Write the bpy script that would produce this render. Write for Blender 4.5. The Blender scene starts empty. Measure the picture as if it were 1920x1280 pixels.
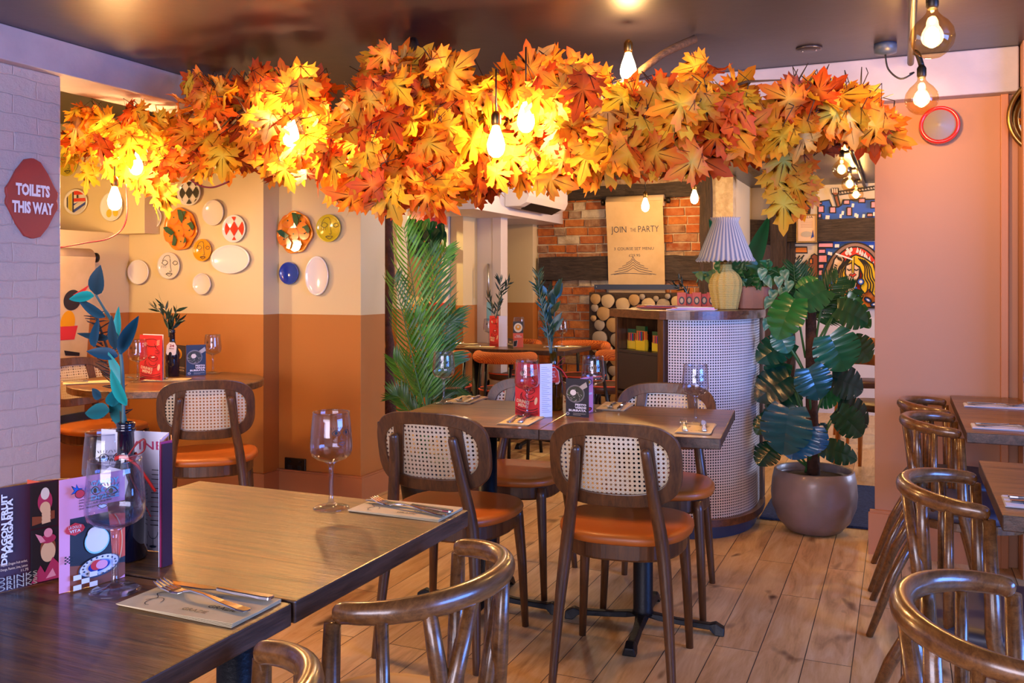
import bpy, bmesh, math, random
from mathutils import Vector, Matrix, Euler
from mathutils.geometry import tessellate_polygon
PI = math.pi
S = bpy.context.scene
COL = S.collection
random.seed(7)
# ---- survey of the photograph: level camera at eye height, y axis runs into the room ----
F = 1700.0; TH = math.atan(730 / F); sT, cT = math.sin(TH), math.cos(TH); EYE = 1.25
def ray(px, py):
    xc = (px - 960) / F
    return Vector((-sT + xc * cT, cT + xc * sT, (530 - py) / F))
def wd(px, py, d): return ray(px, py) * d + Vector((0, 0, EYE))
def wy(px, py, y):
    r = ray(px, py); return r * (y / r.y) + Vector((0, 0, EYE))
def wx(px, py, x):
    r = ray(px, py); return r * (x / r.x) + Vector((0, 0, EYE))
def wz(px, py, z):
    r = ray(px, py); return r * ((z - EYE) / r.z) + Vector((0, 0, EYE))
# ---- materials ----
def lin(h):
    if isinstance(h, (tuple, list)): return tuple(h[:3]) + (1,)
    h = h.lstrip('#'); r = []
    for i in (0, 2, 4):
        c = int(h[i:i + 2], 16) / 255
        r.append(c / 12.92 if c <= .04045 else ((c + .055) / 1.055) ** 2.4)
    return tuple(r) + (1,)
class NT:
    def __init__(s, name):
        s.m = bpy.data.materials.new(name); s.m.use_nodes = True
        s.t = s.m.node_tree; s.n = s.t.nodes; s.b = s.n['Principled BSDF']; s.o = s.n['Material Output']
    def add(s, typ, **kw):
        n = s.n.new(typ)
        for k, v in kw.items():
            if k.startswith('i_'):
                n.inputs[k[2:].replace('_', ' ')].default_value = v
            else: setattr(n, k, v)
        return n
    def l(s, a, b): s.t.links.new(a, b)
    def coord(s, scale=(1, 1, 1), kind='Object', rot=(0, 0, 0), loc=(0, 0, 0)):
        tc = s.add('ShaderNodeTexCoord'); mp = s.add('ShaderNodeMapping')
        mp.inputs['Scale'].default_value = scale; mp.inputs['Rotation'].default_value = rot
        mp.inputs['Location'].default_value = loc
        s.l(tc.outputs[kind], mp.inputs['Vector']); return mp.outputs[0]
    def noise(s, vec, scale, detail=4, rough=.55, dist=0):
        n = s.add('ShaderNodeTexNoise'); n.inputs['Scale'].default_value = scale
        n.inputs['Detail'].default_value = detail; n.inputs['Roughness'].default_value = rough
        n.inputs['Distortion'].default_value = dist; s.l(vec, n.inputs['Vector']); return n.outputs['Fac']
    def ramp(s, fac, stops):
        r = s.add('ShaderNodeValToRGB'); cr = r.color_ramp
        while len(cr.elements) < len(stops): cr.elements.new(.5)
        for e, (p, c) in zip(cr.elements, stops): e.position = p; e.color = lin(c)
        s.l(fac, r.inputs[0]); return r.outputs[0]
    def mix(s, fac, a, b, mode='MIX'):
        n = s.add('ShaderNodeMix', data_type='RGBA', blend_type=mode)
        for sock, v in ((n.inputs[0], fac), (n.inputs[6], a), (n.inputs[7], b)):
            if hasattr(v, 'is_linked') or hasattr(v, 'links'): s.l(v, sock)
            else: sock.default_value = v if isinstance(v, (int, float)) else lin(v)
        return n.outputs[2]
    def math(s, op, a, b=None):
        n = s.add('ShaderNodeMath', operation=op)
        for sock, v in ((n.inputs[0], a), (n.inputs[1], b)):
            if v is None: continue
            if hasattr(v, 'links'): s.l(v, sock)
            else: sock.default_value = v
        return n.outputs[0]
    def bump(s, h, strength=.3, dist=.01):
        n = s.add('ShaderNodeBump'); n.inputs['Strength'].default_value = strength
        n.inputs['Distance'].default_value = dist; s.l(h, n.inputs['Height']); s.l(n.outputs[0], s.b.inputs['Normal'])
    def set(s, **kw):
        for k, v in kw.items():
            s.b.inputs[k.replace('_', ' ')].default_value = v
        return s
def mat(name, color, rough=.5, metal=0, var=None, bump=None, coat=0, spec=None, emit=None, sheen=0):
    s = NT(name); s.set(Base_Color=lin(color), Roughness=rough, Metallic=metal)
    if coat: s.b.inputs['Coat Weight'].default_value = coat; s.b.inputs['Coat Roughness'].default_value = .12
    if spec is not None: s.b.inputs['Specular IOR Level'].default_value = spec
    if sheen: s.b.inputs['Sheen Weight'].default_value = sheen
    if var:
        v = s.coord(); s.l(s.mix(s.ramp(s.noise(v, var[0], 4), [(.35, '000000'), (.65, 'ffffff')]), color, var[1]), s.b.inputs['Base Color'])
    if bump:
        s.bump(s.noise(s.coord(), bump[0], 5), bump[1], bump[2] if len(bump) > 2 else .01)
    if emit:
        s.b.inputs['Emission Color'].default_value = lin(emit[0]); s.b.inputs['Emission Strength'].default_value = emit[1]
    return s.m
def wood(name, dark, light, axis=0, rough=.4, scale=1, bump=.15, coat=0, boards=0, pores=0):
    s = NT(name); sc = [14 * scale] * 3; sc[axis] = 1.1 * scale
    v = s.coord(tuple(sc))
    g = s.noise(v, 3.0, 8, .65, .6); f = s.noise(s.coord(tuple(x * 5 for x in sc)), 3.0, 3, .6)
    h = s.math('ADD', s.math('MULTIPLY', g, .75), s.math('MULTIPLY', f, .25))
    c = s.ramp(h, [(.34, dark), (.64, light)])
    if pores:
        sp_ = [x * 1.0 for x in sc]; pn = s.noise(s.coord(tuple(sp_), loc=(3, 1, 2)), 5.5, 6, .7, .3); c = s.mix(s.math('MULTIPLY', s.ramp(pn, [(.56, '000000'), (.66, 'ffffff')]), pores), c, dark)
    if boards:
        br = s.add('ShaderNodeTexBrick', offset=.37); br.inputs['Scale'].default_value = 1
        br.inputs['Brick Width'].default_value = .42; br.inputs['Row Height'].default_value = boards
        br.inputs['Mortar Size'].default_value = .0; br.inputs['Color1'].default_value = (.62, .62, .62, 1)
        br.inputs['Color2'].default_value = (1, 1, 1, 1)
        s.l(s.coord(rot=(0, 0, 0 if axis == 0 else PI / 2)), br.inputs['Vector'])
        c = s.mix(1.0, c, br.outputs['Color'], 'MULTIPLY')
    s.l(c, s.b.inputs['Base Color']); s.set(Roughness=rough); s.bump(h, bump, .004)
    if coat: s.b.inputs['Coat Weight'].default_value = coat; s.b.inputs['Coat Roughness'].default_value = .15
    return s.m
def thin_glass(name, tint='ffffff', body=.03, iorblend=.35, rough=.02):
    s = NT(name); s.n.remove(s.b)
    tr = s.add('ShaderNodeBsdfTransparent'); tr.inputs[0].default_value = lin(tint)
    gl = s.add('ShaderNodeBsdfGlossy'); gl.inputs['Roughness'].default_value = rough
    lw = s.add('ShaderNodeLayerWeight'); lw.inputs['Blend'].default_value = .5
    f = s.math('ADD', s.math('MULTIPLY', s.math('POWER', lw.outputs['Facing'], 3.0), iorblend), body)
    mx = s.add('ShaderNodeMixShader'); s.l(f, mx.inputs[0]); s.l(tr.outputs[0], mx.inputs[1]); s.l(gl.outputs[0], mx.inputs[2])
    s.l(mx.outputs[0], s.o.inputs[0]); return s.m
def leafmat(name, rough=.45, trans=.45, tint=None, gloss=.5, tone=None):
    """leaf: colour comes from the mesh colour attribute (each leaf has its own), thin and translucent"""
    s = NT(name); at = s.add('ShaderNodeAttribute', attribute_name='Col')
    c = at.outputs['Color']
    if tone:
        nz = s.noise(s.coord(), tone[0], 4); c = s.mix(s.ramp(nz, [(.4, '000000'), (.7, 'ffffff')]), c, tone[1])
    s.l(c, s.b.inputs['Base Color']); s.set(Roughness=rough); s.b.inputs['Specular IOR Level'].default_value = gloss
    tl = s.add('ShaderNodeBsdfTranslucent'); s.l(c, tl.inputs[0])
    mx = s.add('ShaderNodeMixShader'); mx.inputs[0].default_value = trans
    s.l(s.b.outputs[0], mx.inputs[1]); s.l(tl.outputs[0], mx.inputs[2]); s.l(mx.outputs[0], s.o.inputs[0]); return s.m
# ---- mesh builder ----
class MB:
    def __init__(s): s.v = []; s.f = []; s.fm = []; s.fs = []; s.c = {}; s.uv = {}; s.M = None; s.col = None
    def add(s, vs, fs, m, smooth=False, uvs=None):
        b = len(s.v)
        for p in vs:
            p = Vector(p)
            if s.M is not None: p = s.M @ p
            s.v.append(p)
            if s.col: s.c[len(s.v) - 1] = s.col
        if uvs:
            for i, u in enumerate(uvs): s.uv[b + i] = u
        for f in fs: s.f.append([b + i for i in f]); s.fm.append(m); s.fs.append(smooth)
        return b
    def box(s, c, d, m, rot=None):
        c = Vector(c); d = Vector(d) / 2; R = Euler(rot).to_matrix() if rot else Matrix.Identity(3)
        vs = [c + R @ Vector((x * d.x, y * d.y, z * d.z)) for x in (-1, 1) for y in (-1, 1) for z in (-1, 1)]
        s.add(vs, [(0, 1, 3, 2), (4, 6, 7, 5), (0, 4, 5, 1), (2, 3, 7, 6), (0, 2, 6, 4), (1, 5, 7, 3)], m)
    def bb(s, a, b, m):
        s.box([(a[i] + b[i]) / 2 for i in range(3)], [abs(b[i] - a[i]) for i in range(3)], m)
    def tube(s, pts, r, m, n=10, closed=False, flat=1.0, up=None, caps=True, round_ends=False):
        P = [Vector(p) for p in pts]; k = len(P)
        R = r if isinstance(r, (list, tuple)) else [r] * k
        R = list(R)
        if round_ends and not closed:
            a = (P[0] - P[1]).normalized(); b = (P[-1] - P[-2]).normalized()
            P = [P[0] + a * R[0] * .75, P[0] + a * R[0] * .45] + P + [P[-1] + b * R[-1] * .45, P[-1] + b * R[-1] * .75]
            R = [R[0] * .35, R[0] * .8] + R + [R[-1] * .8, R[-1] * .35]; k = len(P)
        nrm = None; vs = []
        for i in range(k):
            if closed: t = P[(i + 1) % k] - P[i - 1]
            else: t = P[min(i + 1, k - 1)] - P[max(i - 1, 0)]
            t = t.normalized() if t.length > 1e-9 else Vector((0, 0, 1))
            if up is not None: nrm = Vector(up)
            elif nrm is None: nrm = Vector((0, 0, 1)) if abs(t.z) < .9 else Vector((1, 0, 0))
            nrm = (nrm - t * nrm.dot(t)); nrm = nrm.normalized() if nrm.length > 1e-6 else t.orthogonal().normalized()
            bn = t.cross(nrm)
            for j in range(n):
                a = 2 * PI * j / n; vs.append(P[i] + bn * math.cos(a) * R[i] + nrm * math.sin(a) * R[i] * flat)
        fs = []
        for i in range(k if closed else k - 1):
            for j in range(n):
                a = i * n + j; b = i * n + (j + 1) % n; c = ((i + 1) % k) * n + (j + 1) % n; d = ((i + 1) % k) * n + j
                fs.append((a, b, c, d))
        if not closed and caps: fs.append(tuple(range(n - 1, -1, -1))); fs.append(tuple((k - 1) * n + j for j in range(n)))
        s.add(vs, fs, m, True)
    def lathe(s, prof, m, c=(0, 0, 0), n=32, smooth=True, closed=False, flute=None):
        vs = []; k = len(prof); c = Vector(c)
        for r, z in prof:
            for j in range(n):
                a = 2 * PI * j / n; rr = r * (1 + (flute[1] * math.cos(a * flute[0]) if flute else 0)); vs.append(c + Vector((rr * math.cos(a), rr * math.sin(a), z)))
        fs = []
        for i in range(k if closed else k - 1):
            for j in range(n):
                fs.append((i * n + j, i * n + (j + 1) % n, ((i + 1) % k) * n + (j + 1) % n, ((i + 1) % k) * n + j))
        if not closed:
            if prof[0][0] > 1e-6: fs.append(tuple(range(n - 1, -1, -1)))
            if prof[-1][0] > 1e-6: fs.append(tuple((k - 1) * n + j for j in range(n)))
        s.add(vs, fs, m, smooth)
    def prism(s, out, z0, z1, m, holes=(), smooth=False):
        """outline in the xy plane, extruded in z"""
        loops = [[Vector((p[0], p[1], 0)) for p in out]] + [[Vector((p[0], p[1], 0)) for p in h] for h in holes]
        tri = tessellate_polygon(loops); flat = [p for l in loops for p in l]; n = len(flat)
        vs = [(p.x, p.y, z0) for p in flat] + [(p.x, p.y, z1) for p in flat]
        fs = [tuple(reversed(t)) for t in tri] + [tuple(i + n for i in t) for t in tri]
        b = 0
        for l in loops:
            k = len(l)
            for i in range(k): fs.append((b + i, b + (i + 1) % k, b + (i + 1) % k + n, b + i + n))
            b += k
        s.add(vs, fs, m, smooth)
    def layers(s, out, lay, m, smooth=True, c=(0, 0)):
        """stack of scaled outlines: lay = [(scale, z)]"""
        n = len(out); vs = []
        for sc, z in lay: vs += [(c[0] + (p[0] - c[0]) * sc, c[1] + (p[1] - c[1]) * sc, z) for p in out]
        fs = []
        for i in range(len(lay) - 1):
            for j in range(n): fs.append((i * n + j, i * n + (j + 1) % n, (i + 1) * n + (j + 1) % n, (i + 1) * n + j))
        fs.append(tuple(range(n - 1, -1, -1))); fs.append(tuple((len(lay) - 1) * n + j for j in range(n)))
        s.add(vs, fs, m, smooth)
    def ball(s, c, r, m, n=16, sz=1.0):
        k = n // 2; s.lathe([(r * math.sin(PI * i / k) + (1e-5 if i in (0, k) else 0), -r * sz * math.cos(PI * i / k)) for i in range(k + 1)], m, c, n)
    def build(s, name, parent=None, bevel=0, recalc=True, seg=2):
        me = bpy.data.meshes.new(name); me.from_pydata([tuple(p) for p in s.v], [], s.f)
        mats = []
        for m in s.fm:
            if m not in mats: mats.append(m)
        for m in mats: me.materials.append(m)
        me.polygons.foreach_set('material_index', [mats.index(m) for m in s.fm])
        me.polygons.foreach_set('use_smooth', s.fs)
        if s.c:
            ca = me.color_attributes.new('Col', 'FLOAT_COLOR', 'POINT')
            for i, c in s.c.items(): ca.data[i].color = tuple(c[:3]) + (1,)
        if s.uv:
            ul = me.uv_layers.new(name='UVMap')
            for lp in me.loops: ul.data[lp.index].uv = s.uv.get(lp.vertex_index, (0, 0))
        if recalc:
            bm = bmesh.new(); bm.from_mesh(me); bmesh.ops.recalc_face_normals(bm, faces=bm.faces); bm.to_mesh(me); bm.free()
        me.update(); o = bpy.data.objects.new(name, me); COL.objects.link(o)
        if parent: o.parent = parent
        if bevel:
            b = o.modifiers.new('bevel', 'BEVEL'); b.width = bevel; b.segments = seg; b.limit_method = 'ANGLE'; b.angle_limit = math.radians(40)
        return o
def tag(o, label, cat, group=None, kind=None):
    o['label'] = label; o['category'] = cat
    if group: o['group'] = group
    if kind: o['kind'] = kind
    return o
def thing(name, label, cat, loc=(0, 0, 0), rz=0, group=None):
    o = bpy.data.objects.new(name, None); COL.objects.link(o); o.location = loc; o.rotation_euler = (0, 0, rz)
    o.empty_display_size = .1
    return tag(o, label, cat, group)
def struct(name, mb, bevel=0, label=None):
    o = mb.build(name, None, bevel); o['kind'] = 'structure'
    if label: o['label'] = label
    return o
def dup(root, loc, rz, label, group=None):
    ch = {}
    for o in COL.objects: ch.setdefault(o.parent, []).append(o)
    def cp(o, par):
        c = o.copy(); COL.objects.link(c); c.parent = par
        for k in ch.get(o, []): cp(k, c)
        return c
    r = cp(root, None); r.location = loc; r.rotation_euler = (0, 0, rz); r['label'] = label
    if group: r['group'] = group
    return r
def superell(a, b, n=40, e=3.0, c=(0, 0)):
    o = []
    for i in range(n):
        t = 2 * PI * i / n; x = math.cos(t); y = math.sin(t)
        o.append((c[0] + a * math.copysign(abs(x) ** (2 / e), x), c[1] + b * math.copysign(abs(y) ** (2 / e), y)))
    return o
def spline(pts, k=6):
    P = [Vector(p) for p in pts]; out = []
    for i in range(len(P) - 1):
        a = P[max(i - 1, 0)]; b = P[i]; c = P[i + 1]; d = P[min(i + 2, len(P) - 1)]
        for j in range(k):
            t = j / k; out.append(.5 * ((2 * b) + (c - a) * t + (2 * a - 5 * b + 4 * c - d) * t * t + (3 * b - a - 3 * c + d) * t ** 3))
    out.append(P[-1]); return out
_tc = {}
def text2d(txt, bold=0.0, shear=0.0):
    key = (txt, bold, shear)
    if key not in _tc:
        cu = bpy.data.curves.new('txt', 'FONT'); cu.body = txt; cu.size = 1; cu.offset = bold; cu.shear = shear
        cu.resolution_u = 2; cu.fill_mode = 'BOTH'
        ob = bpy.data.objects.new('txt', cu); me = bpy.data.meshes.new_from_object(ob)
        vs = [(v.co.x, v.co.y) for v in me.vertices]; fs = [tuple(p.vertices) for p in me.polygons]
        bpy.data.objects.remove(ob); bpy.data.meshes.remove(me); bpy.data.curves.remove(cu)
        _tc[key] = (vs, fs)
    return _tc[key]
class Sheet:
    """flat print on a surface: local u (right), v (up), lifted off the surface in tiny steps"""
    def __init__(s, mb, org, u, v, step=.00025, wrap=None):
        s.mb = mb; s.o = Vector(org); s.u = Vector(u).normalized(); s.v = Vector(v).normalized(); s.n = s.u.cross(s.v).normalized()
        s.k = 1; s.st = step; s.wrap = wrap
    def P(s, p):
        q = s.o + s.u * p[0] + s.v * p[1] + s.n * s.k * s.st
        return q
    def poly(s, pts, m, line=0, lm=None):
        tri = tessellate_polygon([[Vector((p[0], p[1], 0)) for p in pts]])
        s.mb.add([s.P(p) for p in pts], tri, m); s.k += 1
        if line: s.stroke(list(pts) + [pts[0]], line, lm)
    def rect(s, x0, y0, x1, y1, m, line=0, lm=None): s.poly([(x0, y0), (x1, y0), (x1, y1), (x0, y1)], m, line, lm)
    def ell(s, cx, cy, a, b, m, n=28, line=0, lm=None, rot=0):
        ca, sa = math.cos(rot), math.sin(rot)
        s.poly([(cx + a * math.cos(2 * PI * i / n) * ca - b * math.sin(2 * PI * i / n) * sa, cy + a * math.cos(2 * PI * i / n) * sa + b * math.sin(2 * PI * i / n) * ca) for i in range(n)], m, line, lm)
    def stroke(s, pts, w, m, smooth=0):
        P = [Vector((p[0], p[1], 0)) for p in pts]
        if smooth: P = spline(P, smooth)
        vs = []
        for i in range(len(P)):
            t = P[min(i + 1, len(P) - 1)] - P[max(i - 1, 0)]
            if t.length < 1e-9: t = Vector((1, 0, 0))
            t.normalize(); nn = Vector((-t.y, t.x, 0)) * w / 2
            vs += [s.P(P[i] + nn), s.P(P[i] - nn)]
        s.mb.add(vs, [(2 * i, 2 * i + 1, 2 * i + 3, 2 * i + 2) for i in range(len(P) - 1)], m); s.k += 1
    def arc(s, cx, cy, a, b, t0, t1, w, m, n=12): s.stroke([(cx + a * math.cos(t0 + (t1 - t0) * i / n), cy + b * math.sin(t0 + (t1 - t0) * i / n)) for i in range(n + 1)], w, m)
    def text(s, txt, x, y, size, m, bold=.0, align='L', rot=0, sx=1, width=None, shear=0):
        vs, fs = text2d(txt, bold, shear)
        if not vs: return
        x1 = max(v[0] for v in vs); x0 = min(v[0] for v in vs)
        if width: sx = width / ((x1 - x0) * size)
        off = {'L': -x0, 'C': -(x0 + x1) / 2, 'R': -x1}[align]; ca, sa = math.cos(rot), math.sin(rot)
        out = []
        for vx, vy in vs:
            a = (vx + off) * size * sx; b = vy * size; out.append(s.P((x + a * ca - b * sa, y + a * sa + b * ca)))
        s.mb.add(out, fs, m); s.k += 1
# ================= materials =================
M = {}
def paint(name, low, high, split=1.063, rough=.55):
    s = NT(name); g = s.add('ShaderNodeNewGeometry'); sx = s.add('ShaderNodeSeparateXYZ'); s.l(g.outputs['Position'], sx.inputs[0])
    f = s.math('GREATER_THAN', sx.outputs['Z'], split); c = s.mix(f, low, high); s.l(c, s.b.inputs['Base Color'])
    s.set(Roughness=rough); s.bump(s.noise(s.coord(), 40, 5), .06, .004); return s.m
M['two_tone'] = paint('two_tone_paint', 'B87430', 'DCC898')
M['pink_wall'] = mat('terracotta_pink_paint', 'AC7A5A', .55, bump=(30, .05, .004))
M['cream'] = mat('cream_paint', 'E0D2B8', .5, bump=(25, .06, .004))
M['white_paint'] = mat('white_paint', 'DAD2CE', .45, bump=(25, .05, .004))
M['beam_white'] = mat('white_beam_paint', 'BDB6BE', .5, var=(3, 'A8A2AE'), bump=(14, .2, .01))
s = NT('navy_gloss_ceiling'); s.set(Base_Color=lin('2A2530'), Roughness=.36); s.b.inputs['Specular IOR Level'].default_value = .8
s.bump(s.noise(s.coord((1, 1, 1)), 5, 5), .18, .01); M['ceiling'] = s.m
# painted brick
s = NT('painted_brick'); v = s.coord(rot=(PI / 2, 0, PI / 2)); tc = s.add('ShaderNodeTexCoord'); cx = s.add('ShaderNodeCombineXYZ'); sp = s.add('ShaderNodeSeparateXYZ')
s.l(tc.outputs['Object'], sp.inputs[0]); s.l(sp.outputs['Y'], cx.inputs[0]); s.l(sp.outputs['Z'], cx.inputs[1])
nz = s.add('ShaderNodeTexNoise'); nz.inputs['Scale'].default_value = 9; s.l(cx.outputs[0], nz.inputs['Vector'])
vm = s.add('ShaderNodeVectorMath', operation='MULTIPLY_ADD'); s.l(nz.outputs['Color'], vm.inputs[0]); vm.inputs[1].default_value = (.03, .03, 0); s.l(cx.outputs[0], vm.inputs[2])
br = s.add('ShaderNodeTexBrick'); br.inputs['Scale'].default_value = 1; br.inputs['Brick Width'].default_value = .225; br.inputs['Row Height'].default_value = .075
br.inputs['Mortar Size'].default_value = .004; br.inputs['Mortar Smooth'].default_value = 1; s.l(vm.outputs[0], br.inputs['Vector'])
h = s.math('SUBTRACT', s.math('MULTIPLY', s.noise(cx.outputs[0], 13, 9, .72), 1.5), s.math('MULTIPLY', br.outputs['Fac'], .38)); s.bump(h, .6, .02)
s.set(Base_Color=lin('BFB7B6'), Roughness=.45); M['painted_brick'] = s.m
# oak floor
s = NT('oak_plank_floor'); vec = s.coord(rot=(0, 0, -PI / 2))
br = s.add('ShaderNodeTexBrick', offset=.41, offset_frequency=2, squash=1); br.inputs['Scale'].default_value = 1; br.inputs['Brick Width'].default_value = 1.05; br.inputs['Row Height'].default_value = .148
br.inputs['Mortar Size'].default_value = .0016; br.inputs['Mortar Smooth'].default_value = .1; br.inputs['Color1'].default_value = (0, 0, 0, 1); br.inputs['Color2'].default_value = (1, 1, 1, 1); s.l(vec, br.inputs['Vector'])
off = s.add('ShaderNodeVectorMath', operation='MULTIPLY_ADD'); s.l(br.outputs['Color'], off.inputs[0]); off.inputs[1].default_value = (7, 5, 3); s.l(s.coord((9, 1.3, 9)), off.inputs[2])
g = s.noise(off.outputs[0], 1.6, 9, .62, 1.1); g2 = s.noise(s.coord((60, 5, 60)), 2, 4, .6); kn = s.noise(s.coord((5, 2.4, 1)), 1.5, 2, .5, .4)
base = s.ramp(s.math('ADD', s.math('MULTIPLY', g, .8), s.math('MULTIPLY', g2, .2)), [(.3, '94652F'), (.46, 'D2A46A'), (.70, 'F0D2A0')])
c = s.mix(.3, base, s.ramp(br.outputs['Color'], [(.0, 'A06E38'), (.5, 'D8AE78'), (1, 'F2D6A8')]))
c = s.mix(s.ramp(kn, [(.64, '000000'), (.74, 'ffffff')]), c, '5E3A1E')
c = s.mix(br.outputs['Fac'], c, '2A1A0E'); s.l(c, s.b.inputs['Base Color'])
s.set(Roughness=.42); s.bump(s.math('SUBTRACT', g, s.math('MULTIPLY', br.outputs['Fac'], 1.2)), .22, .004); M['floor'] = s.m
M['skirt'] = mat('skirting_paint_terracotta', 'B27248', .4)
M['table'] = wood('dark_oak_tabletop', '3A2312', 'A4733C', 0, .34, 1.1, .6, coat=.25, boards=.11, pores=.75)
M['table_mid'] = wood('brown_oak_tabletop', '4A2C16', 'A06E3E', 0, .34, 1.0, .5, coat=.25, boards=.11, pores=.7)
M['table_edge'] = wood('tabletop_edge_oak', '23150E', '5E4030', 1, .4, 1.3, .3)
M['walnut'] = wood('walnut_stained_frame', '3A2112', '6A4222', 2, .38, 1.2, .1, coat=.2)
M['walnut_x'] = wood('walnut_stained_counter', '3E2516', '75492B', 0, .35, 1.2, .1, coat=.3)
M['bentwood'] = wood('bentwood_gloss', '4A2A12', '82542A', 0, .28, 1.6, .12, coat=.6)
M['oakchair'] = wood('orange_oak', '8E4E1E', 'B87434', 2, .4, 1.2, .1)
M['orange_vinyl'] = mat('orange_tan_leather', 'BE6420', .42, var=(9, 'B96422'), bump=(160, .08, .002), coat=.1)
M['cream_vinyl'] = mat('cream_leather', 'D9B88E', .5, var=(7, 'CFA878'), bump=(120, .08, .002))
M['navy_vinyl'] = mat('slate_blue_leather', '3F4257', .45, var=(6, '353748'), bump=(120, .08, .002))
M['black_iron'] = mat('black_cast_iron', '0E1014', .45, .3, bump=(90, .35, .003))
M['black_tube'] = mat('navy_black_steel', '12141F', .35, .3)
M['steel'] = mat('polished_steel', 'D8D8DC', .14, 1)
M['brushed'] = mat('brushed_steel', 'B9B9B9', .3, 1)
M['brass'] = mat('aged_brass', '8A6C3C', .3, 1)
M['dark_bronze'] = mat('dark_bronze', '2B241E', .4, .6)
M['black'] = mat('black_paint', '0B0B0D', .45)
M['black_print'] = mat('black_print', '15131A', .5)
M['charcoal'] = mat('charcoal_card', '26242A', .4)
M['white'] = mat('white_card', 'E9E6EC', .45)
M['lilac'] = mat('lilac_white_card', 'DAD8EA', .45)
M['pink'] = mat('pink_card', 'EE9FC0', .45)
M['hotpink'] = mat('magenta_print', 'B83A6A', .4)
M['red'] = mat('red_print', 'D8343A', .38)
M['darkred'] = mat('dark_red_print', '8E1C24', .4)
M['tagred'] = mat('red_tag', 'DC2A22', .4)
M['maroon'] = mat('maroon_print', '3E1524', .35)
M['peach'] = mat('peach_print', 'E8C7A8', .5)
M['skyblue'] = mat('sky_blue_print', '8FD8F2', .5)
M['coral'] = mat('coral_print', 'E85C3E', .4)
M['signred'] = mat('sign_red_brown', '9A3A32', .5)
M['kraft'] = mat('kraft_paper', 'D9BE92', .7, var=(5, 'CBAE80'))
M['napkin'] = mat('kraft_napkin', 'EAD8B0', .8, var=(12, 'DCC698'))
M['napkin_w'] = mat('pale_napkin', 'D8D6E0', .8)
M['socket'] = mat('black_plastic', '0A0A0C', .25)
M['slate'] = mat('blue_grey_strip', '34425E', .4)
M['pot'] = mat('grey_concrete_pot', '86757A', .38, var=(5, '776A66'), bump=(60, .1, .003), coat=.2)
M['soil'] = mat('dark_soil', '2A1C18', .9, bump=(70, 1.0, .01))
M['terracotta'] = mat('worn_copper_box', '9C5C38', .45, var=(6, '7C4A34'))
M['bark'] = mat('coir_pole', '5A3626', .9, var=(20, '3E2418'), bump=(60, .9, .01))
M['timber'] = wood('old_dark_timber', '171210', '4C3E36', 0, .75, 2.0, 1.0)
M['timber_z'] = wood('old_dark_timber_post', '1C1512', '4A382E', 2, .75, 2.0, 1.0)
M['stem'] = mat('green_stem', '3E6B34', .5)
M['tealstem'] = mat('teal_stem', '3F5F5A', .5)
M['twig'] = mat('brown_twig', '3A281A', .8, bump=(40, .6, .01))
M['branch'] = wood('brown_branch', '2C1D12', '6E5036', 0, .8, 2, .8)
M['maple'] = leafmat('maple_leaf_fabric', .55, .42, gloss=.3)
M['green'] = leafmat('green_leaf', .35, .25, gloss=.5)
M['monstera'] = leafmat('glossy_green_leaf', .2, .12, gloss=.8)
M['teal'] = leafmat('teal_dyed_leaf', .45, .15, gloss=.4)
M['bottle'] = None
s = NT('dark_green_glass'); s.set(Base_Color=lin('1A1A06'), Roughness=.05); s.b.inputs['Specular IOR Level'].default_value = .7; s.b.inputs['Coat Weight'].default_value = .6; M['bottle'] = s.m
s = NT('olive_glass_lit'); s.set(Base_Color=lin('5A4410'), Roughness=.06); s.b.inputs['Transmission Weight'].default_value = .55; M['bottle2'] = s.m
s = NT('blue_black_glass'); s.set(Base_Color=lin('0B0E24'), Roughness=.06); s.b.inputs['Coat Weight'].default_value = .7; M['bottle_navy'] = s.m
M['glass'] = thin_glass('clear_glass', 'F4F5FA', .045, .8)
M['bulbglass'] = thin_glass('amber_bulb_glass', 'FBE9C4', .05, .4)
M['solidglass'] = thin_glass('thick_clear_glass', 'F0F2F8', .07, .6)
M['mortar'] = mat('lime_mortar', 'DCCDB2', .9, var=(14, 'BCA88C'), bump=(50, .9, .01))
for i, (a, b) in enumerate((('B05A28', 'C07A4A'), ('C4702F', '96502A'), ('96502C', 'B48A68'), ('CE8444', 'B0622E'), ('BCA488', '8C6A50'), ('84583E', 'B48C68'))):
    M['brick%d' % i] = mat('old_brick_tone_%s' % 'abcdef'[i], a, .85, var=(13, b), bump=(38, 1.0, .012))
M['yellowpaint'] = mat('yellow_paint_marks', 'C8A83A', .8, var=(10, 'A08A50'))
M['logbark'] = mat('log_bark', '4A3A2E', .9, bump=(60, .8, .01))
def logend(name, a, b):
    s = NT(name); v = s.coord(); n = s.noise(v, 26, 5, .65); s.l(s.ramp(n, [(.3, a), (.7, b)]), s.b.inputs['Base Color']); s.set(Roughness=.8); s.bump(n, .3, .004); return s.m
M['logend0'] = logend('log_end_pale', 'B49A72', 'D8C296'); M['logend1'] = logend('log_end_grey', '8C7E6E', 'B5A68E'); M['logend2'] = logend('log_end_tan', 'A07C4C', 'C8A46C')
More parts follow.
